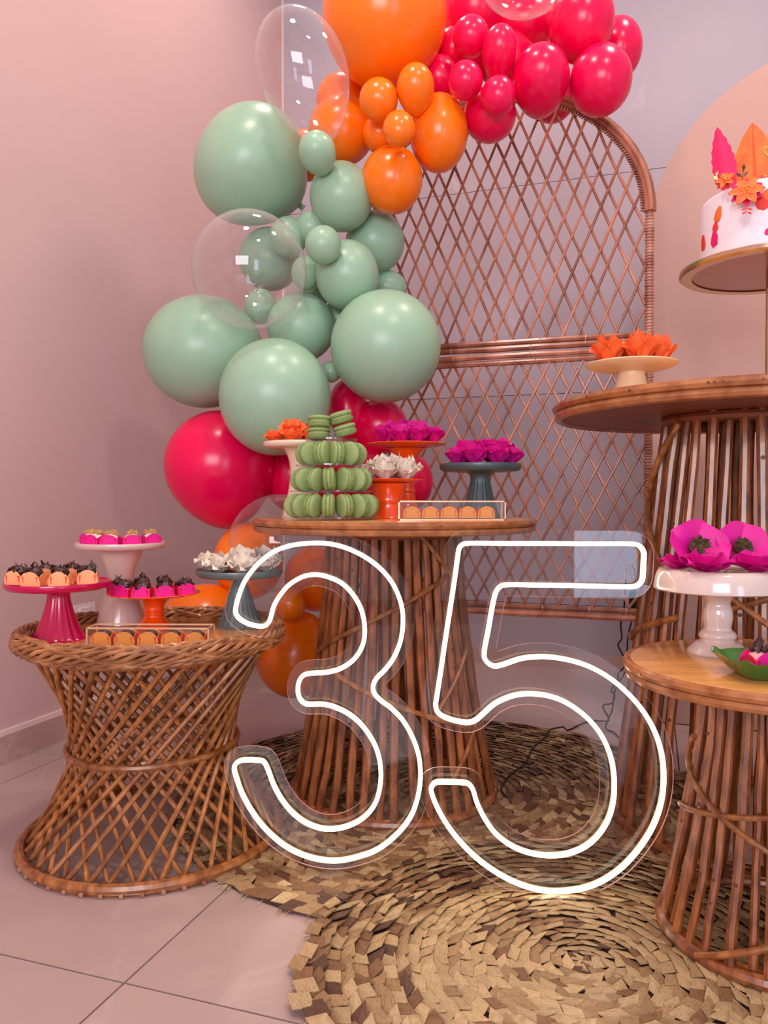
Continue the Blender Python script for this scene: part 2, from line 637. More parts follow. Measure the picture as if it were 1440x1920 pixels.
for dr, y, r in ((0.012, 0.0, 0.0105), (-0.008, -0.010, 0.0100), (-0.008, 0.012, 0.0100), (0.004, -0.017, 0.0085)):
    MB().tube(arch_pts(dr, y), r, 8).build('arch_rod', 'cane_screen', sw)
w = MB()
for k in range(150):
    a = PI * (k + 0.5) / 150
    p = Vector((-SWID / 2 + (SWID / 2 - 0.020) * math.cos(a), 0, SPR + (ARY - 0.020) * math.sin(a)))
    t = Vector((-math.sin(a), 0, math.cos(a)))
    w.tube([p - t * 0.003 + Vector((0, -0.014, 0)), p + Vector((0, -0.004, 0)) - Vector((math.cos(a), 0, math.sin(a))) * 0.008, p + t * 0.003 + Vector((0, 0.012, 0))], 0.0034, 5)
o = w.build('arch_lashing', 'wrap_band', sw)
o['kind'] = 'stuff'
for z in (1.452, 1.429, 1.402, 1.380, 0.484, 0.461):
    y = -0.012 if z in (1.429, 1.402, 0.461) else -0.004
    o = wobble_tube((-SWID, y, z), (0.004, y, z), 0.0112, 9, 0.001, 8).build('cross_rod', 'cane_screen', sw)
    w = MB()
    for k in range(7):
        x = -SWID + 0.1 + k * 0.155 + RNG.uniform(-0.03, 0.03)
        w.tube([(x - 0.002, y, z), (x + 0.002, y, z)], 0.0117, 8)
    o2 = w.build('rod_joint', 'wrap_band', o)

# ------------------------------------------------------------------ woven mats
FRAME = lambda p: (720 + F * p.x / p.y, 935 - F * (p.z - EYE) / p.y)
PIECE = {}


def piece_mesh(kind, m):
    key = (kind, m)
    if key not in PIECE:
        r = random.Random(kind * 7 + 1)
        # a folded strip end: rhombus slab with one raised corner, unit length 1 x 1
        sk = (0.60, -0.60, 0.48, -0.48)[kind % 4]
        t = MB()
        xs = [(-0.53 - sk * .5, -0.56), (0.53 - sk * .5, -0.56), (0.53 + sk * .5, 0.56), (-0.53 + sk * .5, 0.56)]
        hz = ([0.0, 0.02, 0.34, 0.20], [0.02, 0.0, 0.18, 0.36], [0.05, 0.0, 0.26, 0.30], [0.0, 0.06, 0.34, 0.24])[kind % 4]
        top = [(x, y, h * 0.95 + 0.02) for (x, y), h in zip(xs, hz)]
        mid = (0.03, 0.08, 0.21)
        bot = [(x, y, h * 0.95 - 0.06) for (x, y), h in zip(xs, hz)]
        vs = top + [mid] + bot
        fs = [(0, 1, 4), (1, 2, 4), (2, 3, 4), (3, 0, 4), (8, 7, 6, 5), (0, 5, 6, 1), (1, 6, 7, 2), (2, 7, 8, 3), (3, 8, 5, 0)]
        t.add(vs, fs)
        PIECE[key] = t.mesh('strip', m, False)
    return PIECE[key]


def woven_mat(name, label, c, r_out, zone, z0, seed, keep_edge, zin=0.0, zo=0.028):
    """zone(r) -> (ring width, piece length, weights of the four straw tones)"""
    rng = random.Random(seed)
    root = thing(name, label, 'mat', (c[0], c[1], z0))
    MB().lathe([(0, 0.002), (r_out - 0.012, 0.002), (r_out - 0.012, 0.0055), (0, 0.0055)], 64).build('backing', 'straw_back', root)
    TONES = ['straw_light', 'straw_mid', 'straw_brown', 'straw_dark']
    items = []
    r = 0.012
    ring = 0
    while r < r_out - 0.004:
        w, L, wt = zone(r)
        n = max(5, int(2 * PI * r / L))
        off = rng.random()
        for k in range(n):
            a = 2 * PI * (k + off + rng.uniform(-0.16, 0.16)) / n
            rr = r + rng.uniform(-0.12, 0.12) * w
            if r > r_out - 0.03:
                rr += rng.uniform(-0.012, 0.012)
            p = Vector((rr * math.cos(a), rr * math.sin(a), 0.0065 + rng.uniform(0, 0.0022)))
            tone = rng.choices(TONES, wt)[0]
            wp = p + Vector((c[0], c[1], z0))
            items.append((wp, p, a + PI / 2 + rng.uniform(-0.26, 0.26), L * rng.uniform(0.90, 1.12), w * rng.uniform(0.98, 1.25), (ring % 2) + 2 * rng.randrange(2), tone, rng.uniform(-0.06, 0.06), 0.024 if r < zin else zo))
        r += w
        ring += 1

    def shown(it):
        u, v = FRAME(it[0])
        return -5 < u < 1445 and v < 1925 and not keep_edge(u, v)
    vis = [it for it in items if shown(it)]
    vis.sort(key=lambda it: it[0].y)
    top = set(id(it) for it in vis[:300])
    rest = MB()
    for it in items:
        wp, p, a, L, w, kind, tone, tilt, zs = it
        if id(it) in top:
            o = link('strip', piece_mesh(kind, tone), root, p, (tilt, 0, a), (L, w, zs))
        else:
            me = piece_mesh(kind, tone)
            M = Matrix.Translation(p) @ Matrix.Rotation(a, 4, 'Z') @ Matrix.Rotation(tilt, 4, 'X') @ Matrix.Diagonal((L, w, zs, 1))
            rest.cur = TONES.index(tone)
            rest.add([M @ v.co for v in me.vertices], [tuple(q.vertices) for q in me.polygons])
    o = rest.build('weave', [t_ + '_weave' for t_ in TONES], root, False)
    o['kind'] = 'stuff'
    # frayed ends round the rim
    fr = MB()
    for k in range(260):
        a = rng.uniform(0, 2 * PI)
        q = Vector((math.cos(a), math.sin(a), 0))
        p = q * (r_out - 0.01) + Vector((0, 0, 0.006))
        e = p + q * rng.uniform(0.008, 0.028) + Vector((rng.uniform(-.01, .01), rng.uniform(-.01, .01), -0.004))
        fr.tube([p, (p + e) / 2 + Vector((0, 0, 0.003)), e], 0.0008, 4)
    o = fr.build('frayed_edge', 'straw_light', root)
    o['kind'] = 'stuff'
    return root


def zone_far(r):
    return (0.025, 0.036, (0.14, 0.36, 0.36, 0.14))


def zone_near(r):
    if r < 0.12:
        return (0.020, 0.030, (0.55, 0.30, 0.12, 0.03))
    if r < 0.29:
        return (0.023, 0.036, (0.60, 0.30, 0.09, 0.01))
    if r < 0.325:
        return (0.024, 0.030, (0.9, 0.1, 0.0, 0.0))
    return (0.025, 0.036, (0.26, 0.34, 0.28, 0.12))


woven_mat('seagrass_mat', 'large round brown seagrass mat under the middle table and neon digits', (0.17, 2.35), 0.79, zone_far, 0.0, 4,
          lambda u, v: v > 1740 or u > 1280)
woven_mat('seagrass_mat', 'round straw mat with pale spiral centre lying in front of the neon five', (0.37, 1.45), 0.525, zone_near, 0.0085, 9,
          lambda u, v: False, 0.325, 0.038)

# ------------------------------------------------------------------ pole tables


def pole_table(name, label, c, z_top, r_top, rfun, n, pr, rod, diag, colr, seed):
    rng = random.Random(seed)
    root = thing(name, label, 'table', (c[0], c[1], c[2]))
    zt = z_top - c[2]
    MB().lathe([(0, zt - 0.010), (r_top - rod * 0.6, zt - 0.010), (r_top - rod * 0.6, zt - 0.001), (r_top - rod, zt), (0, zt)], 96).build('tabletop', 'wood_top', root)
    MB().lathe([(0, zt - 3.2 * rod), (r_top - rod, zt - 3.2 * rod), (r_top - rod, zt - 0.011), (0, zt - 0.011)], 72).build('under_board', 'wood_under', root)
    for q in (rod * 1.0, rod * 2.75):
        pts = [((r_top - (0 if q < rod * 1.5 else rod * .35)) * math.cos(2 * PI * k / 96) , (r_top - (0 if q < rod * 1.5 else rod * .35)) * math.sin(2 * PI * k / 96), zt - q) for k in range(96)]
        o = MB().tube(pts, rod, 8, True).build('edge_rod', 'wood_rim', root)
    kn = MB()
    for k in range(13):
        a = rng.uniform(0, 2 * PI)
        d = Vector((math.cos(a), math.sin(a), 0))
        kn.tube([d * (r_top + rod * 0.90) + Vector((0, 0, zt - rod * 1.0)), d * (r_top + rod * 1.03) + Vector((0, 0, zt - rod))], rod * 0.28, 6)
    kn.build('nail_dent', 'bark_knot', root)
    zu = zt - 3.2 * rod
    pts = [((rfun(1.0) + 0.004) * math.cos(2 * PI * k / 64), (rfun(1.0) + 0.004) * math.sin(2 * PI * k / 64), zu - 0.012) for k in range(64)]
    MB().tube(pts, 0.013, 8, True).build('neck_ring', 'wood_under', root)
    r0 = rfun(0.0)
    for rr, z, rad in ((r0 + pr * 0.4, 0.013, 0.013), (r0 - pr * 1.8, 0.014, 0.010)):
        pts = [(rr * math.cos(2 * PI * k / 72), rr * math.sin(2 * PI * k / 72), z) for k in range(72)]
        MB().tube(pts, rad, 8, True).build('base_ring', 'pole', root)
    for k in range(n):
        a = 2 * PI * (k + rng.uniform(-0.16, 0.16)) / n
        rad = pr * rng.uniform(0.85, 1.18)
        pts, rr = [], []
        dw = rng.uniform(-0.05, 0.05) / 2
        for q in range(9):
            t = q / 8
            z = 0.022 + (zu - 0.022) * t
            aa = a + dw * math.sin(t * PI) + rng.uniform(-0.012, 0.012)
            R_ = rfun(t) + rng.uniform(-0.002, 0.002) - (pr * 1.2 if k % 5 == 2 else 0)
            pts.append((R_ * math.cos(aa), R_ * math.sin(aa), z))
            rr.append(rad * rng.uniform(0.93, 1.07))
        pm = MB().tube(pts, rr, 8)
        pm.cur = 1
        for _ in range(2):                     # dark knots along the pole, on its outer side
            t = rng.uniform(0.1, 0.9)
            R_ = rfun(t) + rad * 0.80
            z = 0.022 + (zu - 0.022) * t
            aa = a + dw * math.sin(t * PI)
            d = Vector((math.cos(aa), math.sin(aa), 0))
            if k % 5 != 2:
                b = d * R_ + Vector((0, 0, z))
                pm.tube([b - d * 0.004, b + d * (rad * 0.28)], rad * 0.42, 6)
        pm.build('pole', ['pole', 'bark_knot'], root)
    for (a0, z0, a1, z1, rad) in diag:
        pts = []
        m = 18
        for q in range(m + 1):
            t = q / m
            z = z0 + (z1 - z0) * t
            a = a0 + (a1 - a0) * t
            R_ = rfun(max(0, min(1, z / zu))) + pr + rad * 0.9
            pts.append((R_ * math.cos(a), R_ * math.sin(a), z))
        MB().tube(pts, rad, 7).build('cross_cane', 'cane', root)
    return root


D = math.radians
ZM = 0.0115   # top of the mats
pole_table('rattan_table', 'round wooden table on flared rattan poles holding the macaron tower', (0.03, 2.344, ZM), 0.822, 0.408,
           lambda t: 0.19 + 0.10 * (1 - t) ** 1.6, 40, 0.0112, 0.0098,
           [(D(-160), 0.43, D(-48), 0.655, 0.0066), (D(-140), 0.40, D(-30), 0.22, 0.0070), (D(-72), 0.775, D(-42), 0.655, 0.0060), (D(-58), 0.11, D(-25), 0.26, 0.0062),
            (D(-30), 0.44, D(-62), 0.30, 0.0062)], 0, 11)
pole_table('rattan_table', 'tallest round rattan pole table holding the decorated cake', (0.971, 2.112, 0.004), 1.140, 0.498,
           lambda t: 0.2024 + 0.13 * (1 - t), 34, 0.0122, 0.0125,
           [(D(-160), 1.07, D(-206), 0.87, 0.0085), (D(-208), 0.90, D(-158), 0.69, 0.0085), (D(-130), 0.67, D(-88), 0.52, 0.0075), (D(-130), 0.60, D(-86), 0.67, 0.0075),
            (D(-148), 0.58, D(-206), 0.48, 0.0090)], 0, 12)
pole_table('rattan_table', 'low round rattan pole table at the edge holding the green dish', (0.768, 1.547, 0.020), 0.556, 0.277,
           lambda t: 0.128 + 0.076 * (1 - t) ** 1.5, 34, 0.0092, 0.0098,
           [(D(-206), 0.345, D(-100), 0.205, 0.0058), (D(-202), 0.235, D(-100), 0.300, 0.0056), (D(-152), 0.015, D(-100), 0.105, 0.0066), (D(-190), 0.385, D(-206), 0.340, 0.0056)], 0, 13)

# ------------------------------------------------------------------ hourglass wicker table
ht = thing('wicker_table', 'hourglass wicker table with braided rim and crossed canes', 'table', (-0.600, 2.05, 0.0))
RT, ZT = 0.300, 0.512
MB().lathe([(0, 0.508), (0.306, 0.508), (0.306, 0.524), (0.302, 0.526), (0, 0.526)], 72).build('tabletop', 'wood_top', ht)
nst = 17
for k in range(nst):
    ph = 2 * PI * k / nst
    sg = 1 if k % 2 else -1
    pts = []
    m = 168
    for q in range(m):
        a = 2 * PI * q / m
        tw = ph + 2 * a + 0.36 * math.sin(15 * a + ph * 3)
        rad = 1.0 + 0.22 * math.sin(34 * a + PI * k)
        rr = 0.319 + 0.016 * rad * math.cos(tw)
        pts.append((rr * math.cos(a), rr * math.sin(a), 0.531 + 0.020 * rad * math.sin(tw)))
    MB().tube(pts, 0.0052, 6, True).build('rim_strand', 'braid', ht)
pts = [(0.308 * math.cos(2 * PI * q / 72), 0.308 * math.sin(2 * PI * q / 72), 0.507) for q in range(72)]
MB().tube(pts, 0.010, 7, True).build('rim_hoop', 'cane', ht)
hn = 35
for fam in (1, -1):
    for k in range(hn):
        a = 2 * PI * (k + 0.25 * fam + RNG.uniform(-0.12, 0.12)) / hn
        da = fam * D(96) * RNG.uniform(0.985, 1.015)
        ro = 0.0 if fam < 0 else -0.012
        p0 = Vector(((RT + ro) * math.cos(a - da / 2), (RT + ro) * math.sin(a - da / 2), ZT))
        p1 = Vector(((0.308 + ro) * math.cos(a + da / 2), (0.308 + ro) * math.sin(a + da / 2), 0.016))
        wobble_tube(p0, p1, 0.0062, 7, 0.0016, 7).build('cane', 'cane', ht)
for rr, z, rad, nm in ((0.214, 0.250, 0.0085, 'waist_band'), (0.180, 0.250, 0.008, 'inner_hoop'), (0.322, 0.020, 0.0125, 'base_hoop'), (0.319, 0.008, 0.008, 'base_hoop')):
    pts = [(rr * math.cos(2 * PI * q / 80), rr * math.sin(2 * PI * q / 80), z + 0.004 * math.sin(2 * PI * q / 80 + 1)) for q in range(80)]
    MB().tube(pts, rad, 8, True, flat=1.0).build(nm, 'cane', ht)
w = MB()
for k in range(46):
    a = 2 * PI * k / 46
    d = Vector((math.cos(a), math.sin(a), 0))
    w.tube([d * 0.328 + Vector((0, 0, 0.008)), d * 0.334 + Vector((0, 0, 0.006))], 0.0055, 6)
o = w.build('cane_end', 'wrap_band', ht)
o['kind'] = 'stuff'

# ------------------------------------------------------------------ balloons
def balloon_profile(stretch, taper):
    prof = []
    for k in range(25):
        th = PI * k / 24
        z, r = math.cos(th), math.sin(th)
        if z < 0:
            z *= stretch
            r *= 1.0 - taper * (math.sin((th - PI / 2)) ** 2)
        prof.append((max(r, 0.0) if 0 < k < 24 else 0.0, z))
    prof[-1] = (0.045, -stretch - 0.015)
    return prof + [(0.035, -stretch - 0.03), (0.0, -stretch - 0.03)]


BM = {}
for nm in ('latex_green', 'latex_orange', 'latex_pink', 'clear_balloon'):
    for egg in (0, 1):
        st_ = 1.22 if egg else 1.10
        BM[nm, egg] = (MB().lathe(balloon_profile(st_, 0.20 if egg else 0.10), 40).mesh('balloon', nm, True, 60),
                       MB().lathe([(0.0, -st_ - .02), (0.04, -st_ - .02), (0.055, -st_ - .05), (0.035, -st_ - .07), (0.07, -st_ - .10), (0.065, -st_ - .105), (0.0, -st_ - .09)], 12).mesh('knot', nm, True))


def balloon(u, v, rx, ry, Y, m, label, tail=None, group=None):
    p = W(u, v, Y)
    cf = math.cos(math.atan((u - 720) / F))
    k = Y / F
    me, kn = BM[m, 0 if tail is None else 1]
    o = link('balloon', me, None, p)
    ax, ay = rx * k * cf, ry * k
    if tail is None:
        # neck turned away from the viewer, towards the rest of the garland
        o.rotation_euler = (PI / 2, 0, 0)
        o.scale = (ax, ay, (ax + ay) / 2 * 1.0)
    else:
        o.rotation_mode = 'QUATERNION'
        o.rotation_quaternion = Vector((0, 0, -1)).rotation_difference(Vector(tail).normalized())
        o.scale = (ax, ax, ay / 1.06)
    tag(o, label, 'balloon', group)
    if min(rx, ry) > 20:
        link('knot', kn, o)
    return o


G, O_, P_, C_ = 'latex_green', 'latex_orange', 'latex_pink', 'clear_balloon'
BALLOONS = [
    # sage green
    (466, 308, 113, 101, 2.85, G, 'huge sage green egg-shaped balloon, highest of the green ones', (0.75, 0.35, -0.50)),
    (595, 285, 35, 41, 2.60, G, 'small sage green balloon in front of the orange ones', (0.15, 0.8, -0.5)),
    (640, 369, 59, 63, 2.75, G, 'medium sage green balloon just under the small green one', None),
    (703, 454, 55, 57, 2.90, G, 'medium sage green balloon against the lattice under the lowest orange one', None),
    (606, 459, 34, 35, 2.58, G, 'small round sage green balloon in front of the middle green cluster', None),
    (651, 516, 59, 64, 2.72, G, 'medium sage green balloon above the big one over the orange stand', None),
    (583, 427, 29, 30, 2.78, G, 'small sage green balloon peeking above the small round green one', None),
    (541, 444, 35, 37, 2.80, G, 'small sage green balloon at the upper edge of the round clear balloon', None),
    (573, 512, 27, 31, 2.74, G, 'small sage green balloon at the edge of the lower clear balloon', None),
    (565, 614, 64, 62, 2.80, G, 'medium sage green balloon between three huge green ones', (-0.2, 0.9, 0.3)),
    (382, 660, 114, 104, 2.86, G, 'huge sage green balloon nearest the painted wall', None),
    (516, 745, 105, 109, 2.62, G, 'huge sage green balloon directly above the cream stand', None),
    (723, 650, 103, 104, 2.66, G, 'huge sage green balloon overlapping the screen crossbar', None),
    (489, 575, 31, 33, 2.90, G, 'small sage green balloon seen through the lower clear balloon', None),
    (506, 486, 58, 58, 2.98, G, 'medium sage green balloon seen dimly behind the lower clear balloon', None),
    (621, 697, 19, 20, 2.74, G, 'tiny sage green balloon wedged between two huge green ones', None),
    (725, 540, 38, 32, 2.95, G, 'sage green balloon peeking above the big one over the screen crossbar', None),
    (638, 598, 34, 36, 2.88, G, 'sage green balloon in the gap above the big one over the crossbar', None),
    (590, 548, 30, 30, 2.90, G, 'sage green balloon hidden deep in the middle of the green cluster', None),
    # orange, upper
    (721, 30, 115, 126, 2.72, O_, 'huge orange balloon at the top edge of the picture', None),
    (710, 187, 36, 38, 2.62, O_, 'small orange balloon touching the huge orange one', None),
    (779, 164, 35, 44, 2.60, O_, 'small upright orange balloon beside the pink cluster', (0, 0.5, -0.8)),
    (748, 242, 30, 37, 2.54, O_, 'smallest orange balloon in the middle of the upper orange cluster', (0, 0.5, 0.8)),
    (823, 250, 54, 70, 2.72, O_, 'orange balloon beside the dark pink one above the lattice', None),
    (735, 338, 57, 61, 2.72, O_, 'lowest orange balloon of the upper cluster above the lattice', None),
    (640, 246, 61, 69, 2.84, O_, 'orange balloon half behind the upper clear balloon', (0.3, 0.6, 0.6)),
    (643, 190, 50, 50, 2.98, O_, 'orange balloon at the back behind the upper clear balloon', None),
    (712, 250, 32, 36, 2.76, O_, 'orange balloon wedged behind the smallest orange one', None),
    (572, 292, 42, 46, 2.98, O_, 'orange balloon peeking out between green ones', None),
    # pink, upper
    (893, 20, 66, 68, 2.92, P_, 'large pink balloon beside the huge orange one at the top edge', None),
    (883, 68, 34, 36, 2.68, P_, 'small pink balloon high in the pink cluster', None),
    (937, 94, 33, 46, 2.64, P_, 'small upright pink balloon in the middle of the pink cluster', (0, 0.5, -0.8)),
    (1014, 148, 54, 66, 2.66, P_, 'glossy pink balloon directly above the arch of the screen', (0.1, 0.8, -0.5)),
    (1090, 42, 62, 70, 2.70, P_, 'large pink balloon at the top near the wall tiles', None),
    (1158, 92, 46, 56, 2.88, P_, 'pink balloon farthest out at the end of the garland', None),
    (1126, 151, 59, 63, 2.66, P_, 'pink balloon resting on the shoulder of the arch', None),
    (918, 216, 49, 68, 2.74, P_, 'dark pink balloon hanging lowest over the lattice', (0, 0.8, 0.5)),
    (934, 180, 32, 36, 2.58, P_, 'small pink balloon in front of the lowest dark pink one', None),
    (873, 151, 32, 35, 2.60, P_, 'small pink balloon beside the upright orange one', None),
    (824, 146, 36, 40, 2.82, P_, 'pink balloon tucked behind the upright orange one', None),
    (850, 92, 34, 38, 2.84, P_, 'pink balloon tucked beside the huge orange one', None),
    (1036, 188, 42, 40, 2.98, P_, 'dark pink balloon behind the arch rods', None),
    (985, 45, 58, 52, 2.90, P_, 'large pink balloon under the clear one at the top edge', None),
    (862, 112, 58, 60, 3.02, P_, 'deep pink balloon filling the gap behind the small pink ones', None),
    (955, 110, 56, 62, 2.94, P_, 'deep pink balloon filling the gap behind the upright pink one', None),
    # pink, lower
    (412, 872, 104, 108, 2.84, P_, 'huge hot pink balloon under the green ones by the wall', (0.15, 0.25, -0.9)),
    (652, 768, 37, 58, 2.90, P_, 'pink balloon behind the top of the macaron tower', None),
    (712, 800, 52, 52, 2.92, P_, 'pink balloon behind the fuchsia flowers on the tall orange stand', None),
    (768, 903, 44, 54, 2.88, P_, 'pink balloon behind the white flowers on the middle table', None),
    (556, 890, 64, 72, 2.95, P_, 'dark pink balloon behind the cream stand stem', None),
    (668, 890, 58, 64, 2.90, P_, 'dark pink balloon hidden behind the macaron tower', None),
    (660, 1160, 46, 50, 2.96, P_, 'red balloon glimpsed between the table poles', None),
    # orange, lower
    (466, 1052, 66, 72, 2.78, O_, 'orange balloon behind the white flowers on the slate stand', None),
    (386, 1178, 92, 84, 2.72, O_, 'large orange balloon half hidden behind the wicker table', None),
    (553, 1226, 75, 82, 2.74, O_, 'large orange balloon lowest of all beside the wicker table', None),
    (543, 1132, 31, 33, 2.60, O_, 'small orange balloon framed by the upper loop of the neon three', None),
    (592, 1085, 60, 62, 2.90, O_, 'orange balloon behind the upper loop of the neon three', None),
    (726, 1062, 56, 64, 2.90, O_, 'orange balloon glimpsed behind the poles of the middle table', None),
    # clear
    (567, 131, 84, 114, 2.60, C_, 'upper clear balloon in front of the room corner', (0.35, 0.3, -0.9)),
    (468, 507, 108, 109, 2.58, C_, 'round clear balloon in front of the green cluster', None),
    (526, 1018, 98, 92, 2.74, C_, 'clear balloon behind the edge of the middle table', None),
    (985, -62, 92, 84, 2.64, C_, 'clear balloon cut off at the top edge above the pink ones', None),
]
for b in BALLOONS:
    balloon(*b, group='balloons of the organic garland')

# ------------------------------------------------------------------ neon digits
Z3 = [(65, 440), (75, 400), (100, 330), (140, 265), (200, 200), (270, 150), (350, 122), (430, 110), (520, 108), (600, 120), (680, 147), (760, 190), (830, 245),
      (885, 310), (925, 390), (945, 470), (945, 560), (930, 640), (895, 720), (850, 780), (810, 820), (790, 860), (795, 900), (830, 940), (890, 985), (950, 1050),
      (1000, 1140), (1030, 1230), (1040, 1330), (1030, 1430), (1000, 1530), (950, 1610), (880, 1680), (800, 1735), (700, 1770), (600, 1788), (500, 1780), (400, 1750),
      (310, 1700), (220, 1620), (150, 1530), (100, 1440), (70, 1360), (55, 1300), (70, 1268), (110, 1255), (190, 1258), (215, 1270), (235, 1310), (265, 1390),
      (310, 1470), (370, 1540), (440, 1590), (520, 1618), (600, 1618), (680, 1595), (750, 1550), (800, 1485), (825, 1400), (830, 1310), (815, 1220), (780, 1140),
      (720, 1060), (650, 1005), (570, 970), (510, 960), (440, 960), (405, 935), (392, 890), (398, 840), (425, 805), (480, 795), (540, 792), (620, 770), (690, 720),
      (735, 645), (745, 560), (730, 470), (690, 390), (630, 325), (560, 290), (490, 275), (420, 285), (350, 325), (300, 380), (265, 440), (245, 510), (225, 540),
      (190, 548), (130, 535), (80, 505), (62, 475)]
Z5 = [(215, 130), (232, 110), (265, 103), (380, 103), (500, 104), (650, 104), (800, 105), (950, 105), (1080, 106), (1120, 120), (1138, 150), (1137, 200), (1135, 240), (1130, 285), (1108, 312),
      (1070, 320), (940, 318), (800, 315), (630, 312), (460, 310), (420, 320), (398, 350), (385, 400), (372, 470), (360, 540), (340, 650), (350, 690), (385, 715), (430, 710),
      (520, 680), (600, 670), (680, 672), (780, 690), (880, 725), (980, 785), (1070, 865), (1140, 950), (1195, 1050), (1228, 1160), (1237, 1270), (1228, 1380),
      (1195, 1490), (1140, 1590), (1060, 1690), (970, 1765), (870, 1815), (760, 1838), (660, 1840), (560, 1820), (450, 1775), (340, 1705), (250, 1625), (170, 1530),
      (110, 1430), (78, 1350), (78, 1320), (100, 1298), (150, 1295), (230, 1298), (262, 1305), (285, 1335), (305, 1400), (345, 1480), (400, 1555), (480, 1615),
      (570, 1650), (660, 1662), (750, 1655), (840, 1620), (910, 1560), (960, 1480), (985, 1390), (990, 1290), (975, 1180), (930, 1070), (860, 980), (770, 910),
      (680, 870), (580, 855), (490, 863), (400, 900), (340, 950), (300, 985), (260, 998), (200, 990), (140, 970), (108, 945), (98, 910), (105, 860), (128, 710), (150, 560),
      (170, 430), (190, 300), (208, 170)]


def outset(poly, d):
    n = len(poly)
    ar = sum(poly[i][0] * poly[(i + 1) % n][1] - poly[(i + 1) % n][0] * poly[i][1] for i in range(n))
    sg = 1 if ar > 0 else -1
    out = []
    for i in range(n):
        a, b = Vector(poly[i - 1]), Vector(poly[(i + 1) % n])
        t = (b - a).normalized()
        q = Vector(poly[i]) + Vector((t.y, -t.x)) * d * sg
        if min((q - Vector(p)).length for p in poly) > d * 0.985:
            out.append((q.x, q.y))
    return out


def neon(label, Z, ox, oy, sc, Y, margin, foot_u):
    pts = []
    for (a, b) in Z:
        p = W(ox + a / sc, oy + b / sc, Y)
        pts.append((p.x, p.z))
    cx = sum(p[0] for p in pts) / len(pts)
    zb = ZM + 0.008
    pts = [(p[0] - cx, p[1] - zb) for p in pts]
    fine = crom(pts, 5)
    root = thing('neon_digit', label, 'neon sign', (cx, Y, zb))
    MB().tube([(p[0], -0.004, p[1]) for p in fine], 0.0047, 8, True).build('light_tube', 'neon_light', root)
    MB().tube([(p[0], 0.005, p[1]) for p in fine], 0.0050, 6, True).build('tube_channel', 'neon_body', root)
    pl = outset(crom(pts, 3), margin)
    zmin = min(p[1] for p in pl)
    pl = [(p[0], max(p[1], 0.001)) for p in pl]
    MB().prism(pl, 0.0135, 0.0185, rim=1).build('acrylic_plate', ['acrylic', 'acrylic_edge'], root, True, 40)
    for u in foot_u:
        p = W(u, 1640, Y)
        MB().box((p.x - cx, 0.016, 0.002), (0.13, 0.085, 0.004)).box((p.x - cx, 0.0255, 0.03), (0.05, 0.006, 0.06)).build('acrylic_foot', 'acrylic', root, False)
    # thin clear lead at the back
    lead = MB()
    q = fine[int(len(fine) * 0.43)]
    lead.tube(crom([(q[0], 0.02, q[1]), (q[0] + 0.03, 0.035, q[1] - 0.10), (q[0] + 0.07, 0.04, q[1] - 0.16), (q[0] + 0.10, 0.045, max(0.004, q[1] - 0.28)), (q[0] + 0.14, 0.10, 0.003)], 6, False), 0.0014, 5)
    lead.build('lead_wire', 'clear_plastic', root)
    return root


neon('glowing white outline neon digit three on clear acrylic', Z3, 420, 980, 2.823, 1.79, 0.027, (620,))
neon('glowing white outline neon digit five on clear acrylic', Z5, 780, 980, 2.666, 1.700, 0.027, (1035,))

# ------------------------------------------------------------------ cords
ad = thing('power_adapter', 'black power adapter hanging behind the lattice near the post', 'adapter', W(1189, 1144, 2.86))
MB().lathe([(0, 0), (0.016, 0), (0.019, 0.004), (0.019, 0.066), (0.016, 0.070), (0, 0.070)], 4).build('body', 'black_rubber', ad, False)
MB().lathe([(0, 0.07), (0.006, 0.07), (0.005, 0.095), (0, 0.095)], 8).build('strain_relief', 'black_rubber', ad)


def cord(label, pts, r, m='black_rubber'):
    P = crom([W(*p) for p in pts], 6, False)
    o = MB().tube([(p[0], p[1], max(p[2], r + (0.016 if math.hypot(p[0] - 0.17, p[1] - 2.35) < 0.80 else 0.001))) for p in P], r, 6).build('extension_wire', m)
    tag(o, label, 'cord')
    return o


cord('thin black cord looping above the adapter and kinking down to the floor',
     [(1186, 1088, 2.87), (1190, 1072, 2.87), (1184, 1061, 2.87), (1176, 1064, 2.87), (1173, 1095, 2.87), (1170, 1140, 2.88), (1164, 1170, 2.9), (1166, 1196, 2.9),
      (1159, 1210, 2.9), (1170, 1232, 2.9), (1173, 1247, 2.9), (1160, 1262, 2.92), (1158, 1275, 2.92), (1146, 1295, 2.95), (1152, 1302, 2.95), (1148, 1318, 2.95), (1132, 1322, 2.95),
      (1132, 1330, 2.95), (1139, 1342, 2.95), (1140, 1352, 2.95), (1118, 1352, 3.1), (1088, 1360, 3.05), (1068, 1368, 2.98), (1032, 1374, 2.93), (1024, 1390, 2.84), (1000, 1410, 2.72), (985, 1440, 2.56), (955, 1462, 2.44), (940, 1490, 2.33), (950, 1512, 2.26)], 0.0032)
cord('second thin black cord hanging almost straight down from the adapter',
     [(1189, 1143, 2.86), (1186, 1160, 2.87), (1178, 1190, 2.88), (1176, 1220, 2.88), (1174, 1255, 2.9), (1160, 1280, 2.92), (1152, 1300, 2.95), (1148, 1330, 2.96), (1142, 1345, 2.96), (1136, 1365, 2.97), (1150, 1376, 2.95), (1160, 1385, 2.88)], 0.0030)

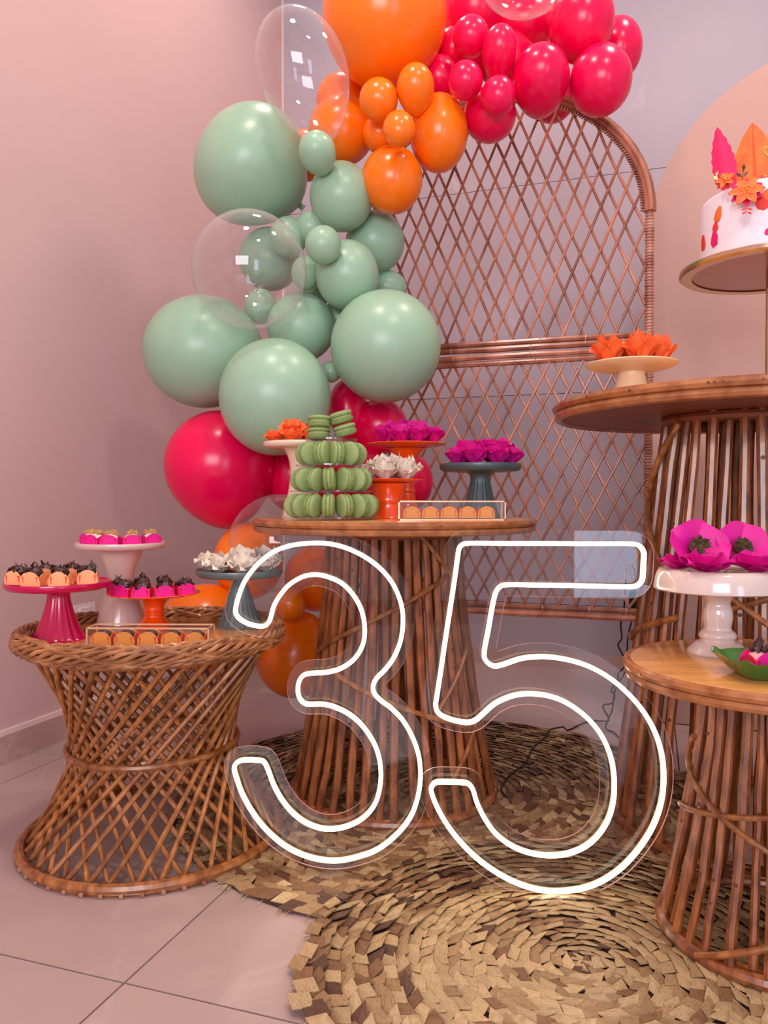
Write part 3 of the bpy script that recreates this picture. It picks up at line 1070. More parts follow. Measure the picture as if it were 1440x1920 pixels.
# ------------------------------------------------------------------ pedestal stands
def stand(label, x, y, z0, R, H, prof, m, th=0.016, pleats=0, amp=0.03, scallop=0, seg=48, dish=0.004, shape='disc'):
    """prof: (radius, height fraction) from the foot to the underside of the plate"""
    root = thing('pedestal_stand', label, 'cake stand', (x, y, z0))
    hb = H - th
    pr = [(0, 0)] + [(r, max(0.0, f) * hb) for r, f in crom(prof, 4, False)] + [(0, hb)]
    pl = None
    sg = 48
    if pleats:
        sg = pleats * 5
        pl = lambda z, a: amp * abs(math.cos(a * pleats / 2)) * (1.0 if z < hb * 0.80 else max(0.0, (hb - z) / (hb * 0.2))) - amp * 0.5
    MB().lathe(pr, sg, pleat=pl).build('stem', m, root, True, 50)
    sc = (lambda z, a: 0.022 * math.cos(scallop * a)) if scallop else None
    if shape == 'saucer':
        pp = [(0, hb), (R * 0.40, hb), (R * 0.75, hb + th * 0.30), (R * 0.97, hb + th * 0.72), (R, hb + th * 0.88), (R * 0.985, H), (R * 0.94, H - 0.001), (R * 0.90, H - dish), (0, H - dish)]
    elif shape == 'drum':
        pp = [(0, hb), (R * 0.96, hb), (R, hb + th * 0.06), (R, hb + th * 0.18), (R * 0.975, hb + th * 0.60), (R * 0.94, hb + th * 0.86), (R * 0.89, H - 0.001), (R * 0.84, H), (R * 0.82, H - dish), (0, H - dish)]
    else:
        pp = [(0, hb), (R * 0.80, hb), (R * 0.94, hb + th * 0.10), (R * 0.99, hb + th * 0.40), (R, hb + th * 0.80), (R * 0.99, H), (R * 0.95, H - 0.001), (R * 0.93, H - dish), (0, H - dish)]
    MB().lathe(pp, 96 if scallop else 64, pleat=sc).build('plate', m, root, True, 50)
    return root, z0 + H - dish


# ------------------------------------------------------------------ sweets
def half_round(w, h, t=0.0014):
    r = w / 2
    poly = [(-r, 0), (r, 0)] + [(r * math.cos(PI * k / 14), (h - r) + r * math.sin(PI * k / 14)) for k in range(15)]
    return MB().prism(poly, -t / 2, t / 2)


CW, CH = 0.049, 0.036
TAB, MISC = {}, {}
for nm in ('paper_peach', 'paper_amber', 'paper_orange', 'paper_magenta', 'paper_rose'):
    TAB[nm] = half_round(CW, CH).mesh('tab', nm, True, 30)


def ball_mesh(nm, m, r=0.0205, f=0.9):
    MISC[nm] = MB().lathe([(r * math.sin(PI * k / 8), r * f * -math.cos(PI * k / 8)) for k in range(9)], 14).mesh(nm, m)


ball_mesh('truffle_chocolate', 'chocolate')
ball_mesh('truffle_white', 'white_sweet')
ball_mesh('truffle_pink', 'pink_sweet')
CURLS = []
for v in range(5):
    r = random.Random(v + 50)
    t = MB()
    t.lathe([(0, -0.006), (0.014, -0.006), (0.0165, 0.0), (0.013, 0.007), (0.006, 0.012), (0, 0.013)], 12)
    for k in range(8):
        a = 2 * PI * k / 8 + r.uniform(-.3, .3)
        q = r.uniform(0.004, 0.013)
        c = Vector((q * math.cos(a), q * math.sin(a), r.uniform(-0.003, 0.004)))
        ph = r.uniform(0, 6)
        hh = r.uniform(0.010, 0.020) * (1.25 - q * 40)
        pts = []
        for s in range(9):
            u = s / 8
            rad = 0.0075 * (1 - 0.6 * u)
            pts.append(c * (1 - 0.3 * u) + Vector((rad * math.cos(ph + 3.6 * u), rad * math.sin(ph + 3.6 * u), hh * u)))
        t.tube(pts, [0.0058 * (1 - 0.80 * s / 8) for s in range(9)], 7, flat=0.6)
    CURLS.append(t.mesh('chocolate_curl', 'chocolate'))
STRANDS = []
for v in range(3):
    r = random.Random(v + 80)
    t = MB()
    for k in range(14):
        a, b = r.uniform(0, 2 * PI), r.uniform(0, 2 * PI)
        p, e = Vector((0.014 * math.cos(a), 0.014 * math.sin(a), 0)), Vector((0.018 * math.cos(b), 0.018 * math.sin(b), r.uniform(-.002, .008)))
        t.tube([p, (p + e) / 2 + Vector((0, 0, r.uniform(0.006, 0.014))), e], 0.0013, 5)
    STRANDS.append(t.mesh('caramel_strand', 'caramel_strand'))
t = MB()
for k in range(7):
    a = 2 * PI * k / 7
    pts = [(0.013 * (1 - u) * math.cos(a + 1.6 * u) + 0.0005, 0.013 * (1 - u) * math.sin(a + 1.6 * u), 0.026 * u ** 1.2) for u in [q / 7 for q in range(8)]]
    t.tube(pts, [0.0062 * (1 - 0.8 * q / 7) for q in range(8)], 7)
SWIRL = t.mesh('chocolate_swirl', 'chocolate')
PLEAT = MB()
for k in range(5):
    a = (k - 2) * 0.28
    PLEAT.tube([(0.0, 0.0, 0.0), (0.006 * math.sin(a), -0.002, 0.018), (0.010 * math.sin(a), -0.003, 0.024)], 0.0013, 4)
PLEATS = {n: None for n in ('paper_orange', 'paper_rose')}
for n in PLEATS:
    PLEATS[n] = PLEAT.mesh('sleeve_pleat', n)
CUPN = [0]


def truffle(label, group, loc, rz, tab, side, ball, top, sc=1.0, hs=1.0):
    CUPN[0] += 1
    r = random.Random(CUPN[0])
    t = thing('truffle_cup', label, 'truffle', loc, rz, group)
    t.scale = (sc, sc, sc * hs)
    for k in range(4):
        a = k * PI / 2
        d = 0.0195
        tilt = r.uniform(0.04, 0.12)
        o = link('tab', TAB[tab if k % 2 == 0 else side], t, (d * math.sin(a), -d * math.cos(a), 0.001), (tilt, 0, a), (1, 1, 1) if k % 2 == 0 else (0.86, 1, 0.84))
        c = a + PI / 4
        link('sleeve_pleat', PLEATS['paper_rose' if tab in ('paper_magenta', 'paper_rose') else 'paper_orange'], t, (0.026 * math.sin(c), -0.026 * math.cos(c), 0.0005), (0, 0, c))
    link('truffle', MISC[ball], t, (0, 0, 0.0205))
    if top == 'curl':
        link('chocolate_curl', CURLS[CUPN[0] % 5], t, (0, 0, 0.032), (0, 0, r.uniform(0, 6)), (1.30, 1.30, 1.30))
    elif top == 'strand':
        link('caramel_strand', STRANDS[CUPN[0] % 3], t, (0, 0, 0.037), (0, 0, r.uniform(0, 6)))
    elif top == 'swirl':
        link('chocolate_swirl', SWIRL, t, (0, 0, 0.038))
    return t


ORD = ['first', 'second', 'third', 'fourth', 'fifth', 'sixth', 'seventh', 'eighth', 'ninth', 'tenth', 'eleventh', 'twelfth']


def petal(m, L, w, open_, ruff, seed, tipcut=0.0):
    r = random.Random(seed)
    nu, nv = 7, 7
    vs = []
    ph = r.uniform(0, 6)
    for i in range(nu):
        u = i / (nu - 1)
        ww = w * (0.42 + 0.62 * math.sin(PI * min(1, u * 0.78))) * (1.0 if u < 0.85 else 1 - tipcut * (u - .85) / .15)
        for j in range(nv):
            v = j / (nv - 1) * 2 - 1
            rad = 0.010 + L * ((0.25 + 0.45 * open_) * u + 0.55 * open_ * u * u)
            h = L * ((1.05 - 0.45 * open_) * u - 0.32 * open_ * u * u)
            rad -= 0.22 * w * v * v * (1 - 0.3 * u)
            k = ruff * u * u * L
            rad += k * 0.35 * math.sin(3.2 * v + ph) + k * r.uniform(-.12, .12)
            h += k * 0.40 * math.sin(4.1 * v + ph * 1.7) - 0.10 * L * v * v * u + k * r.uniform(-.15, .15)
            vs.append(Vector((rad, v * ww, max(h, 0.0005))))
    fs = []
    for i in range(nu - 1):
        for j in range(nv - 1):
            fs.append((i * nv + j, i * nv + j + 1, (i + 1) * nv + j + 1, (i + 1) * nv + j))
    t = MB()
    t.add(vs, fs)
    me = t.mesh('petal', m, True, 70)
    return me


PET = {}
for key, m, L, w, rf, tc in (('fuchsia', 'paper_fuchsia', 0.048, 0.034, 0.12, 0.0), ('coral', 'paper_coral', 0.046, 0.029, 0.22, 0.15), ('white', 'paper_white', 0.048, 0.028, 0.30, 0.3)):
    PET[key] = ([petal(m, L, w, 0.50, rf, 3 * k + 5, tc) for k in range(3)], [petal(m, L * 0.95, w * 0.95, 0.12, rf, 3 * k + 6, tc) for k in range(3)])
t = MB()
r = random.Random(5)
for k in range(60):
    a, q = r.uniform(0, 2 * PI), math.sqrt(r.random()) * 0.013
    c = Vector((q * math.cos(a), q * math.sin(a), 0.022 + r.uniform(-.002, .004) - q * 0.3))
    t.tube([c, c + Vector((r.uniform(-.004, .004), r.uniform(-.004, .004), r.uniform(0, .003)))], 0.0014, 5)
t.lathe([(0, 0.004), (0.014, 0.006), (0.0155, 0.014), (0.012, 0.020), (0, 0.022)], 12)
MISC['seed_truffle'] = t.mesh('filling', 'dark_seed')
MISC['white_fill'] = MB().lathe([(0, 0.004), (0.014, 0.008), (0.016, 0.018), (0.011, 0.027), (0, 0.030)], 14).mesh('filling', 'white_sweet')
FLN = [0]


def flower(label, group, loc, kind, fill, sc=1.0, tilt=(0, 0), hs=1.0):
    FLN[0] += 1
    r = random.Random(FLN[0] * 17)
    t = thing('paper_flower_cup', label, 'flower', loc, 0, group)
    t.rotation_mode = 'ZYX'
    t.rotation_euler = (tilt[0], tilt[1], r.uniform(0, 6))
    t.scale = (sc, sc, sc * hs)
    a0 = r.uniform(0, 6)
    for k in range(5):
        link('petal', PET[kind][0][r.randrange(3)], t, (0, 0, 0.0008), (0, 0, a0 + 2 * PI * k / 5 + r.uniform(-.1, .1)), (1, 1, r.uniform(.85, 1.1)))
    for k in range(4 if tilt[0] < 0.6 else 0):
        link('petal', PET[kind][1][r.randrange(3)], t, (0, 0, 0.0012), (0, 0, a0 + 0.6 + 2 * PI * k / 4 + r.uniform(-.1, .1)), (1, 1, r.uniform(.9, 1.1)))
    link('filling', MISC[fill], t, (0, 0, 0.008 if tilt[0] >= 0.6 else 0), None, (1.1, 1.1, 1.0) if tilt[0] >= 0.6 else (1, 1, 1))
    return t


def display_box(label, x, y, z, w, d, h, rz):
    b = thing('display_box', label, 'box', (x, y, z), rz)
    f = MB()
    e = 0.0035
    for sx in (-1, 1):
        for sy in (-1, 1):
            f.box((sx * w / 2, sy * d / 2, h / 2), (e, e, h))
    for zz in (e / 2, h - e / 2):
        for s in (-1, 1):
            f.box((0, s * d / 2, zz), (w + e, e, e))
            f.box((s * w / 2, 0, zz), (e, d + e, e))
    f.build('metal_frame', 'rose_gold', b, False)
    MB().box((0, 0, 0.0035), (w - 0.004, d - 0.004, 0.002)).build('bottom_pane', 'clear_plastic', b, False)
    for s in (-1, 1):
        MB().box((0, s * d / 2, h / 2), (w - 0.004, 0.0012, h - 0.006)).build('side_pane', 'clear_plastic', b, False)
        MB().box((s * w / 2, 0, h / 2), (0.0012, d - 0.004, h - 0.006)).build('end_pane', 'clear_plastic', b, False)
    return b


# ------------------------------------------------------------------ on the wicker table
ZW = 0.5262
_, zp = stand('glossy magenta pedestal stand with pleated stem on the wicker table', -0.822, 1.99, ZW, 0.128, 0.146,
              [(0.066, 0), (0.060, 0.06), (0.046, 0.30), (0.034, 0.58), (0.0275, 0.80), (0.029, 0.92), (0.040, 1.0)], 'ceramic_magenta', 0.020, 18, 0.07)
gm = 'peach truffle cups on the magenta stand'
for k, (dx, dy) in enumerate([(-0.080, -0.045), (-0.026, -0.078), (0.036, -0.072), (0.086, -0.030)]):
    truffle('chocolate curl truffle in a peach cup, %s from the wall on the magenta stand' % ORD[k], gm, (-0.822 + dx, 1.99 + dy, zp), 0.25 * dx / 0.08, 'paper_peach', 'paper_peach', 'truffle_chocolate', 'curl', 0.98)
for k, (dx, dy) in enumerate([(-0.038, 0.012), (0.028, 0.020)]):
    truffle('chocolate curl truffle in a peach cup, %s of the back row on the magenta stand' % ORD[k], gm, (-0.822 + dx, 1.99 + dy, zp), 0.3, 'paper_peach', 'paper_orange', 'truffle_chocolate', 'curl', 0.98)

_, zp = stand('tall beige pedestal stand with waisted stem at the back of the wicker table', -0.751, 2.25, ZW, 0.124, 0.230,
              [(0.068, 0), (0.062, 0.12), (0.052, 0.30), (0.040, 0.50), (0.036, 0.62), (0.042, 0.76), (0.056, 0.92), (0.064, 1.0)], 'ceramic_cream', 0.020)
for k, (dx, dy) in enumerate([(-0.088, 0.005), (-0.052, -0.052), (0.0, -0.078), (0.050, -0.060), (0.088, -0.008)]):
    truffle('caramel strand truffle in a magenta cup, %s from the wall on the beige stand' % ORD[k], 'magenta truffle cups on the beige stand',
            (-0.751 + dx, 2.25 + dy, zp), 0.7 * dx / 0.09, 'paper_magenta', 'paper_magenta', 'truffle_white', 'strand', 1.0, 0.78)

_, zp = stand('low orange pedestal stand with scalloped plate on the wicker table', -0.625, 2.14, ZW, 0.122, 0.100,
              [(0.050, 0), (0.047, 0.08), (0.032, 0.30), (0.026, 0.42), (0.028, 0.48), (0.025, 0.54), (0.028, 0.60), (0.026, 0.70), (0.036, 0.92), (0.05, 1.0)], 'ceramic_orange', 0.013, scallop=24, shape='saucer')
for k, (dx, dy) in enumerate([(-0.090, -0.018), (-0.056, -0.064), (-0.004, -0.084), (0.048, -0.070), (0.088, -0.022)]):
    truffle('chocolate curl truffle in a magenta cup, %s from the wall on the orange stand' % ORD[k], 'magenta truffle cups on the orange stand',
            (-0.625 + dx, 2.14 + dy, zp), 0.6 * dx / 0.09, 'paper_magenta', 'paper_rose', 'truffle_pink', 'curl', 0.98, 0.9)
for k, (dx, dy) in enumerate([(-0.030, -0.004), (0.030, 0.0)]):
    truffle('chocolate curl truffle in a rose cup, %s of the back row on the orange stand' % ORD[k], 'magenta truffle cups on the orange stand',
            (-0.625 + dx, 2.14 + dy, zp), 0.3, 'paper_rose', 'paper_rose', 'truffle_pink', 'curl', 0.98)

_, zp = stand('slate blue pedestal stand with ribbed stem on the wicker table', -0.403, 2.20, ZW, 0.121, 0.158,
              [(0.062, 0), (0.058, 0.04), (0.046, 0.28), (0.034, 0.55), (0.024, 0.80), (0.020, 0.94), (0.024, 1.0)], 'ceramic_slate', 0.022, 20, 0.06)
for k, (dx, dy, tx, sc) in enumerate([(-0.082, -0.010, 0.1, 0.95), (-0.040, -0.062, 0.2, 0.9), (0.022, -0.070, 0.3, 0.95), (0.082, -0.030, 0.2, 0.9), (0.010, 0.004, 0.25, 1.25), (0.066, 0.030, 0.1, 1.25), (-0.040, 0.030, 0.0, 1.0)]):
    flower('white paper flower cup, %s on the slate blue stand' % ['nearest the wall', 'in front of the wall side one', 'at the middle of the front', 'nearest the neon tube', 'tall one in the middle', 'tallest at the back', 'behind the one nearest the wall'][k],
           'white paper flowers on the slate stand', (-0.403 + dx, 2.20 + dy, zp + 0.002), 'white', 'white_fill', sc, (tx, 0))
for (lab, x, y, z, w, n) in (('long brass edged clear box of amber truffles on the wicker table', -0.553, 1.873, ZW, 0.286, 5),):
    display_box(lab, x, y, z, w, 0.060, 0.052, -0.02)
    for k in range(n):
        truffle('amber truffle cup, %s from the wall in the box on the wicker table' % ORD[k], 'amber truffles in the box on the wicker table',
                (x - w / 2 + 0.030 + k * 0.0555, y - 0.001 - 0.001 * k, z + 0.005), -0.02, 'paper_amber', 'paper_orange', 'truffle_chocolate', 'none', 1.0, 0.98)

# ------------------------------------------------------------------ on the middle table
ZC = 0.8225
_, zp = stand('ivory pedestal stand with waisted stem beside the macaron tower', -0.243, 2.37, ZC, 0.118, 0.226,
              [(0.064, 0), (0.058, 0.10), (0.047, 0.32), (0.040, 0.52), (0.038, 0.68), (0.044, 0.86), (0.058, 1.0)], 'ceramic_ivory', 0.018)
for k, (dx, dy, dz, tx, sc, pos) in enumerate([(-0.076, -0.030, 0, 0.15, 0.80, 'lowest at the rim'), (-0.024, -0.062, 0, 0.15, 0.80, 'at the front'), (-0.030, 0.0, 0.026, 0.55, 0.95, 'raised with white centre showing'),
                                               (0.034, -0.030, 0.0, 0.2, 0.9, 'touching the macarons'), (0.032, 0.030, 0.02, 0.2, 1.0, 'at the back')]):
    flower('coral orange paper flower %s on the ivory stand' % pos, 'coral flowers on the ivory stand', (-0.243 + dx, 2.37 + dy, zp + 0.002 + dz), 'coral', 'white_fill', sc, (tx, 0))

_, zp = stand('taller orange pedestal stand with scalloped plate on the middle table', 0.071, 2.50, ZC, 0.124, 0.232,
              [(0.060, 0), (0.054, 0.05), (0.034, 0.18), (0.026, 0.34), (0.029, 0.38), (0.024, 0.44), (0.024, 0.66), (0.030, 0.82), (0.048, 0.95), (0.060, 1.0)], 'ceramic_orange', 0.016, scallop=24, shape='saucer')
for k, (dx, dy, sc, pos) in enumerate([(-0.068, -0.030, 0.85, 'nearest the macarons'), (-0.020, -0.070, 0.85, 'at the front'), (0.032, -0.066, 0.85, 'at the front beside the foremost one'), (0.082, -0.020, 0.8, 'at the outer rim'), (-0.028, 0.012, 1.15, 'tall at the back'), (0.034, 0.012, 1.1, 'in the middle')]):
    flower('fuchsia paper flower %s on the taller orange stand' % pos, 'fuchsia flowers on the orange stand', (0.071 + dx, 2.50 + dy, zp + 0.002), 'fuchsia', 'seed_truffle', sc, (0, 0), 1.4)
_, zp = stand('short orange pedestal stand with thick stem beside the macaron tower', 0.014, 2.30, ZC, 0.098, 0.114,
              [(0.058, 0), (0.054, 0.06), (0.047, 0.30), (0.046, 0.42), (0.0485, 0.46), (0.046, 0.52), (0.047, 0.72), (0.052, 0.92), (0.060, 1.0)], 'ceramic_orange', 0.011, scallop=24, shape='saucer')
for k, (dx, dy, sc, pos) in enumerate([(-0.058, -0.010, 0.9, 'touching the macarons'), (-0.010, -0.052, 0.9, 'at the front'), (0.050, -0.030, 0.9, 'at the outer rim'), (-0.006, 0.012, 1.3, 'tall in the middle'), (0.042, 0.032, 1.25, 'tall at the back')]):
    flower('white paper flower %s on the short orange stand' % pos, 'white flowers on the short orange stand', (0.014 + dx, 2.30 + dy, zp + 0.002), 'white', 'white_fill', sc, (0.1, 0), 1.25)
_, zp = stand('dark teal pedestal stand with ribbed stem on the middle table', 0.295, 2.42, ZC, 0.125, 0.164,
              [(0.060, 0), (0.056, 0.06), (0.045, 0.32), (0.036, 0.58), (0.030, 0.80), (0.034, 0.93), (0.052, 1.0)], 'ceramic_teal', 0.024, 20, 0.06)
for k, (dx, dy, sc, pos) in enumerate([(-0.072, -0.030, 0.78, 'lowest beside the tall orange stand'), (-0.022, -0.066, 0.85, 'at the front'), (0.042, -0.062, 0.85, 'second at the front'), (0.092, -0.010, 0.8, 'at the outer rim'), (-0.030, 0.010, 1.15, 'tall in the middle'), (0.046, 0.006, 1.2, 'tallest')]):
    flower('fuchsia paper flower %s on the dark teal stand' % pos, 'fuchsia flowers on the teal stand', (0.295 + dx, 2.42 + dy, zp + 0.002), 'fuchsia', 'seed_truffle', sc * 1.05, (0, 0), 1.4)
bx_, by_ = 0.180, 2.115
display_box('long brass edged clear box of amber truffles on the middle table', bx_, by_, ZC, 0.280, 0.060, 0.052, 0.0)
for k in range(5):
    truffle('amber truffle cup, %s from the macarons in the box on the middle table' % ORD[k], 'amber truffles in the box on the middle table',
            (bx_ - 0.140 + 0.034 + k * 0.0495, by_, ZC + 0.005), 0.0, 'paper_amber', 'paper_orange', 'truffle_chocolate', 'none', 0.93, 0.95)

# macaron tower
TX, TY = -0.146, 2.19
mt = thing('macaron_tower', 'clear plastic four tier tower filled with green macarons', 'cake tower', (TX, TY, ZC))
PITCHZ = 0.0712
TR = [0.134, 0.113, 0.098, 0.072]
for k in range(4):
    z = 0.003 + k * PITCHZ
    MB().lathe([(0, z), (TR[k] - 0.002, z), (TR[k], z + 0.0012), (TR[k], z + 0.006), (TR[k] - 0.002, z + 0.006), (TR[k] - 0.002, z + 0.0025), (0, z + 0.0025)], 56).build('tier_plate', 'clear_plastic', mt)
MB().lathe([(0, 0.0), (0.012, 0.0), (0.010, 0.01), (0.0085, 3 * PITCHZ), (0, 3 * PITCHZ)], 14).build('centre_pole', 'clear_plastic', mt)
MRAD, MH = 0.0325, 0.0345
dome = []
for k in range(9):
    a = PI / 2 * k / 8
    dome.append((MRAD * math.cos(a) ** 0.55 if k < 8 else 0.0, 0.0085 + (MH / 2 - 0.0085) * math.sin(a)))
SHELL = MB().lathe([(0, 0.0080), (MRAD * 0.98, 0.0080)] + dome, 28).mesh('shell', 'macaron_shell', True, 60)
FOOT = MB().lathe([(0, 0.0035), (MRAD * 0.93, 0.0035), (MRAD * 1.0, 0.0050), (MRAD * 1.0, 0.0075), (MRAD * 0.95, 0.0085), (0, 0.0085)], 40,
                  pleat=lambda z, a: 0.018 * math.sin(13 * a) + 0.014 * math.sin(31 * a + 1)).mesh('ruffled_foot', 'macaron_foot')
CREAM = MB().lathe([(0, -0.0040), (MRAD * 0.88, -0.0040), (MRAD * 0.93, 0), (MRAD * 0.88, 0.0040), (0, 0.0040)], 28).mesh('cream_filling', 'macaron_cream')


def macaron(label, loc, axis, sc=1.0):
    t = thing('macaron', label, 'macaron', loc, 0, 'green macarons on the tower')
    t.rotation_mode = 'QUATERNION'
    t.rotation_quaternion = Vector((0, 0, 1)).rotation_difference(Vector(axis).normalized())
    t.scale = (sc, sc, sc)
    link('cream_filling', CREAM, t)
    for s in (0, 1):
        link('ruffled_foot', FOOT, t, None, (PI * s, 0, 0.7 * s))
        link('shell', SHELL, t, None, (PI * s, 0, 0))
    return t


tn = ['bottom', 'second', 'third']
for k, (cnt, rad, span, off) in enumerate([(9, 0.100, 218, 0), (7, 0.080, 205, 0.0), (6, 0.066, 215, 0.5)]):
    for q in range(cnt):
        a = D(-90) + D(span) * ((q + 0.5) / cnt - 0.5) + RNG.uniform(-0.03, 0.03)
        lean = RNG.uniform(-0.10, 0.10)
        ax = Vector((-math.sin(a + 0.22 * math.cos(a)), math.cos(a + 0.22 * math.cos(a)), lean))
        z = ZC + 0.0055 + k * PITCHZ + MRAD
        macaron('green macaron standing on edge, %s from the ivory stand in the %s tier' % (ORD[q], tn[k]),
                (TX + rad * math.cos(a), TY + rad * math.sin(a), z), ax, 1.0 - 0.0 * k)
zt = ZC + 0.0055 + 3 * PITCHZ
for q in range(2):
    macaron('green macaron lying flat, %s of the flat pair on top of the tower' % ('lower' if q == 0 else 'upper'), (TX - 0.034 + 0.003 * q, TY - 0.020, zt + 0.0165 + q * 0.033), (0.04 * (q - 0.5), 0.06, 1), 1.0)
for q in range(2):
    macaron('green macaron leaning askew, %s of the slanted pair on top of the tower' % ['lower', 'upper'][q],
            (TX + 0.038 - 0.010 * q, TY - 0.018, zt + 0.0265 + q * 0.0350), (-0.28, -0.10, 1), 1.0)

# ------------------------------------------------------------------ on the tall table
ZTT = 1.1402
_, zp = stand('low pale yellow pedestal stand at the edge of the tallest table', 0.609, 1.95, ZTT, 0.111, 0.072,
              [(0.044, 0), (0.042, 0.10), (0.037, 0.5), (0.033, 0.85), (0.034, 1.0)], 'ceramic_yellow', 0.020, shape='saucer')
for k, (dx, dy, pos) in enumerate([(-0.058, -0.010, 'at the outer rim'), (0.010, -0.040, 'at the front'), (0.064, 0.0, 'nearest the cake stand'), (-0.006, 0.045, 'at the back')]):
    flower('coral orange paper flower %s on the pale yellow stand' % pos, 'coral flowers on the yellow stand', (0.609 + dx, 1.95 + dy, zp + 0.002), 'coral', 'white_fill', 1.0, (0, 0), 1.5)
CKX, CKY, ZP = 1.026, 2.10, 1.492
cs = thing('cake_stand', 'tall polished brass cake stand with wide round plate', 'cake stand', (CKX, CKY, ZTT))
h = ZP - ZTT
MB().lathe([(0, 0), (0.050, 0), (0.050, 0.006), (0.040, 0.012), (0.034, 0.026), (0.018, 0.034), (0, 0.034)], 40).build('base', 'brass', cs)
MB().lathe([(0, 0.03), (0.0135, 0.03), (0.0135, h * 0.82), (0.0160, h * 0.825), (0.0160, h * 0.84), (0.0135, h * 0.845), (0.0135, h - 0.012), (0, h - 0.012)], 28).build('column', 'brass', cs)
MB().lathe([(0.197, h - 0.014), (0.224, h - 0.015), (0.230, h - 0.010), (0.230, h - 0.001), (0.226, h + 0.002), (0.197, h)], 96).build('plate_rim', 'brass', cs)
MB().lathe([(0, h - 0.011), (0.1975, h - 0.011), (0.1975, h - 0.001), (0, h - 0.001)], 80).build('plate', 'bronze_glass', cs)

ck = thing('cake', 'white fondant cake with orange and pink sugar leaves and flowers', 'cake', (CKX, CKY, ZP + 0.002))
CR, CHH = 0.176, 0.178
MB().lathe([(0, 0), (CR, 0), (CR, CHH - 0.016), (CR - 0.004, CHH - 0.006), (CR - 0.014, CHH), (0, CHH)], 80).build('fondant_body', 'fondant', ck, True, 60)


def on_cake(u, v):
    """angle and height on the cake's side for the spot the photo shows at (u, v)"""
    d = W(u, v, 1.0) - Vector((0, 0, EYE))
    a = d.x ** 2 + d.y ** 2
    b = -2 * (d.x * CKX + d.y * CKY)
    c = CKX ** 2 + CKY ** 2 - CR ** 2
    disc = max(b * b - 4 * a * c, 0)
    t = (-b - math.sqrt(disc)) / (2 * a)
    p = Vector((0, 0, EYE)) + d * t
    return math.atan2(p.y - CKY, p.x - CKX), p.z - ZP - 0.002


def applique(name, u, v, w, hh, rot, m, seed):
    a0, z0 = on_cake(u, v)
    r = random.Random(seed)
    n = 18
    ring = []
    for k in range(n):
        t = 2 * PI * k / n
        rr = 1.0 + r.uniform(-0.12, 0.12)
        x, y = w / 2 * math.sin(t) * rr * (1.0 - 0.25 * math.cos(t)), hh / 2 * math.cos(t) * rr
        ring.append((x * math.cos(rot) - y * math.sin(rot), x * math.sin(rot) + y * math.cos(rot)))

    def P(x, y, off):
        a = a0 + x / CR
        return ((CR + off) * math.cos(a), (CR + off) * math.sin(a), z0 + y)
    mb = MB()
    vs = [P(x, y, 0.0004) for x, y in ring] + [P(x * .96, y * .96, 0.0022) for x, y in ring] + [P(0, 0, 0.0034)]
    fs = [(k, (k + 1) % n, n + (k + 1) % n, n + k) for k in range(n)] + [(n + k, n + (k + 1) % n, 2 * n) for k in range(n)]
    mb.add(vs, fs)
    mb.build(name, m, ck)


applique('sugar_petal', 1347, 402, 0.024, 0.040, -0.35, 'sugar_orange', 1)
applique('sugar_petal', 1342, 426, 0.020, 0.026, -0.3, 'sugar_red', 2)
applique('sugar_petal', 1340, 448, 0.026, 0.042, 0.05, 'sugar_pink', 3)
applique('sugar_petal', 1319, 455, 0.030, 0.044, 0.0, 'sugar_red', 4)
applique('sugar_petal', 1430, 378, 0.036, 0.040, 0.5, 'sugar_red', 5)
applique('sugar_petal', 1438, 366, 0.030, 0.034, -0.3, 'sugar_orange', 8)
applique('sugar_petal', 1450, 430, 0.040, 0.022, 0.2, 'sugar_pink', 6)
VIEW = Vector((-CKX, -CKY, 0)).normalized()       # out of the cake towards the front
SIDE = Vector((0, 0, 1)).cross(VIEW).normalized()


def local_cake(u, v, Y):
    return W(u, v, Y) - Vector((CKX, CKY, ZP + 0.002))


def spear(name, base, tip, hw, m, ser, seed, fold=0.02, vein=None):
    """an upright dried-palm style leaf with toothed edge and folded midrib"""
    r = random.Random(seed)
    B, T = Vector(base), Vector(tip)
    ax = (T - B)
    L = ax.length
    ax.normalize()
    sd = ax.cross(VIEW).normalized()
    n = 15
    vs = []
    for i in range(n):
        t = i / (n - 1)
        w = hw * (math.sin(PI * (0.12 + 0.88 * t) ** 0.85) ** 0.8 if t < 1 else 0.02)
        for s in (-1, -0.5, 0, 0.5, 1):
            j = (ser * (1 if i % 2 else -1) if abs(s) == 1 else 0)
            p = B + ax * (L * t) + sd * (s * (w + j * (1 - t * .5))) - VIEW * (fold * abs(s) * w / hw)
            vs.append(p)
    o = len(vs)
    vs += [p - VIEW * 0.0022 for p in vs]
    fs = []
    for i in range(n - 1):
        for k in range(4):
            q = (i * 5 + k, i * 5 + k + 1, (i + 1) * 5 + k + 1, (i + 1) * 5 + k)
            fs.append(q)
            fs.append(tuple(o + x for x in reversed(q)))
        for k in (0, 4):
            fs.append((i * 5 + k, (i + 1) * 5 + k, o + (i + 1) * 5 + k, o + i * 5 + k))
    mb = MB()
    mb.add(vs, fs)
    leaf = mb.build(name, m, ck, True, 60)
    if vein:
        MB().tube([B + VIEW * 0.001, B + ax * L * .5 + VIEW * 0.002, T - ax * 0.004], [0.0036, 0.0026, 0.0008], 6).build('midrib', vein, leaf)
    return leaf


spear('spear_leaf', local_cake(1366, 352, 2.08), local_cake(1344, 238, 2.10), 0.029, 'sugar_pink', 0.0022, 1, 0.010)
spear('spear_leaf', local_cake(1417, 345, 2.10), local_cake(1411, 230, 2.12), 0.050, 'sugar_orange', 0.0, 2, 0.014, 'paper_orange')


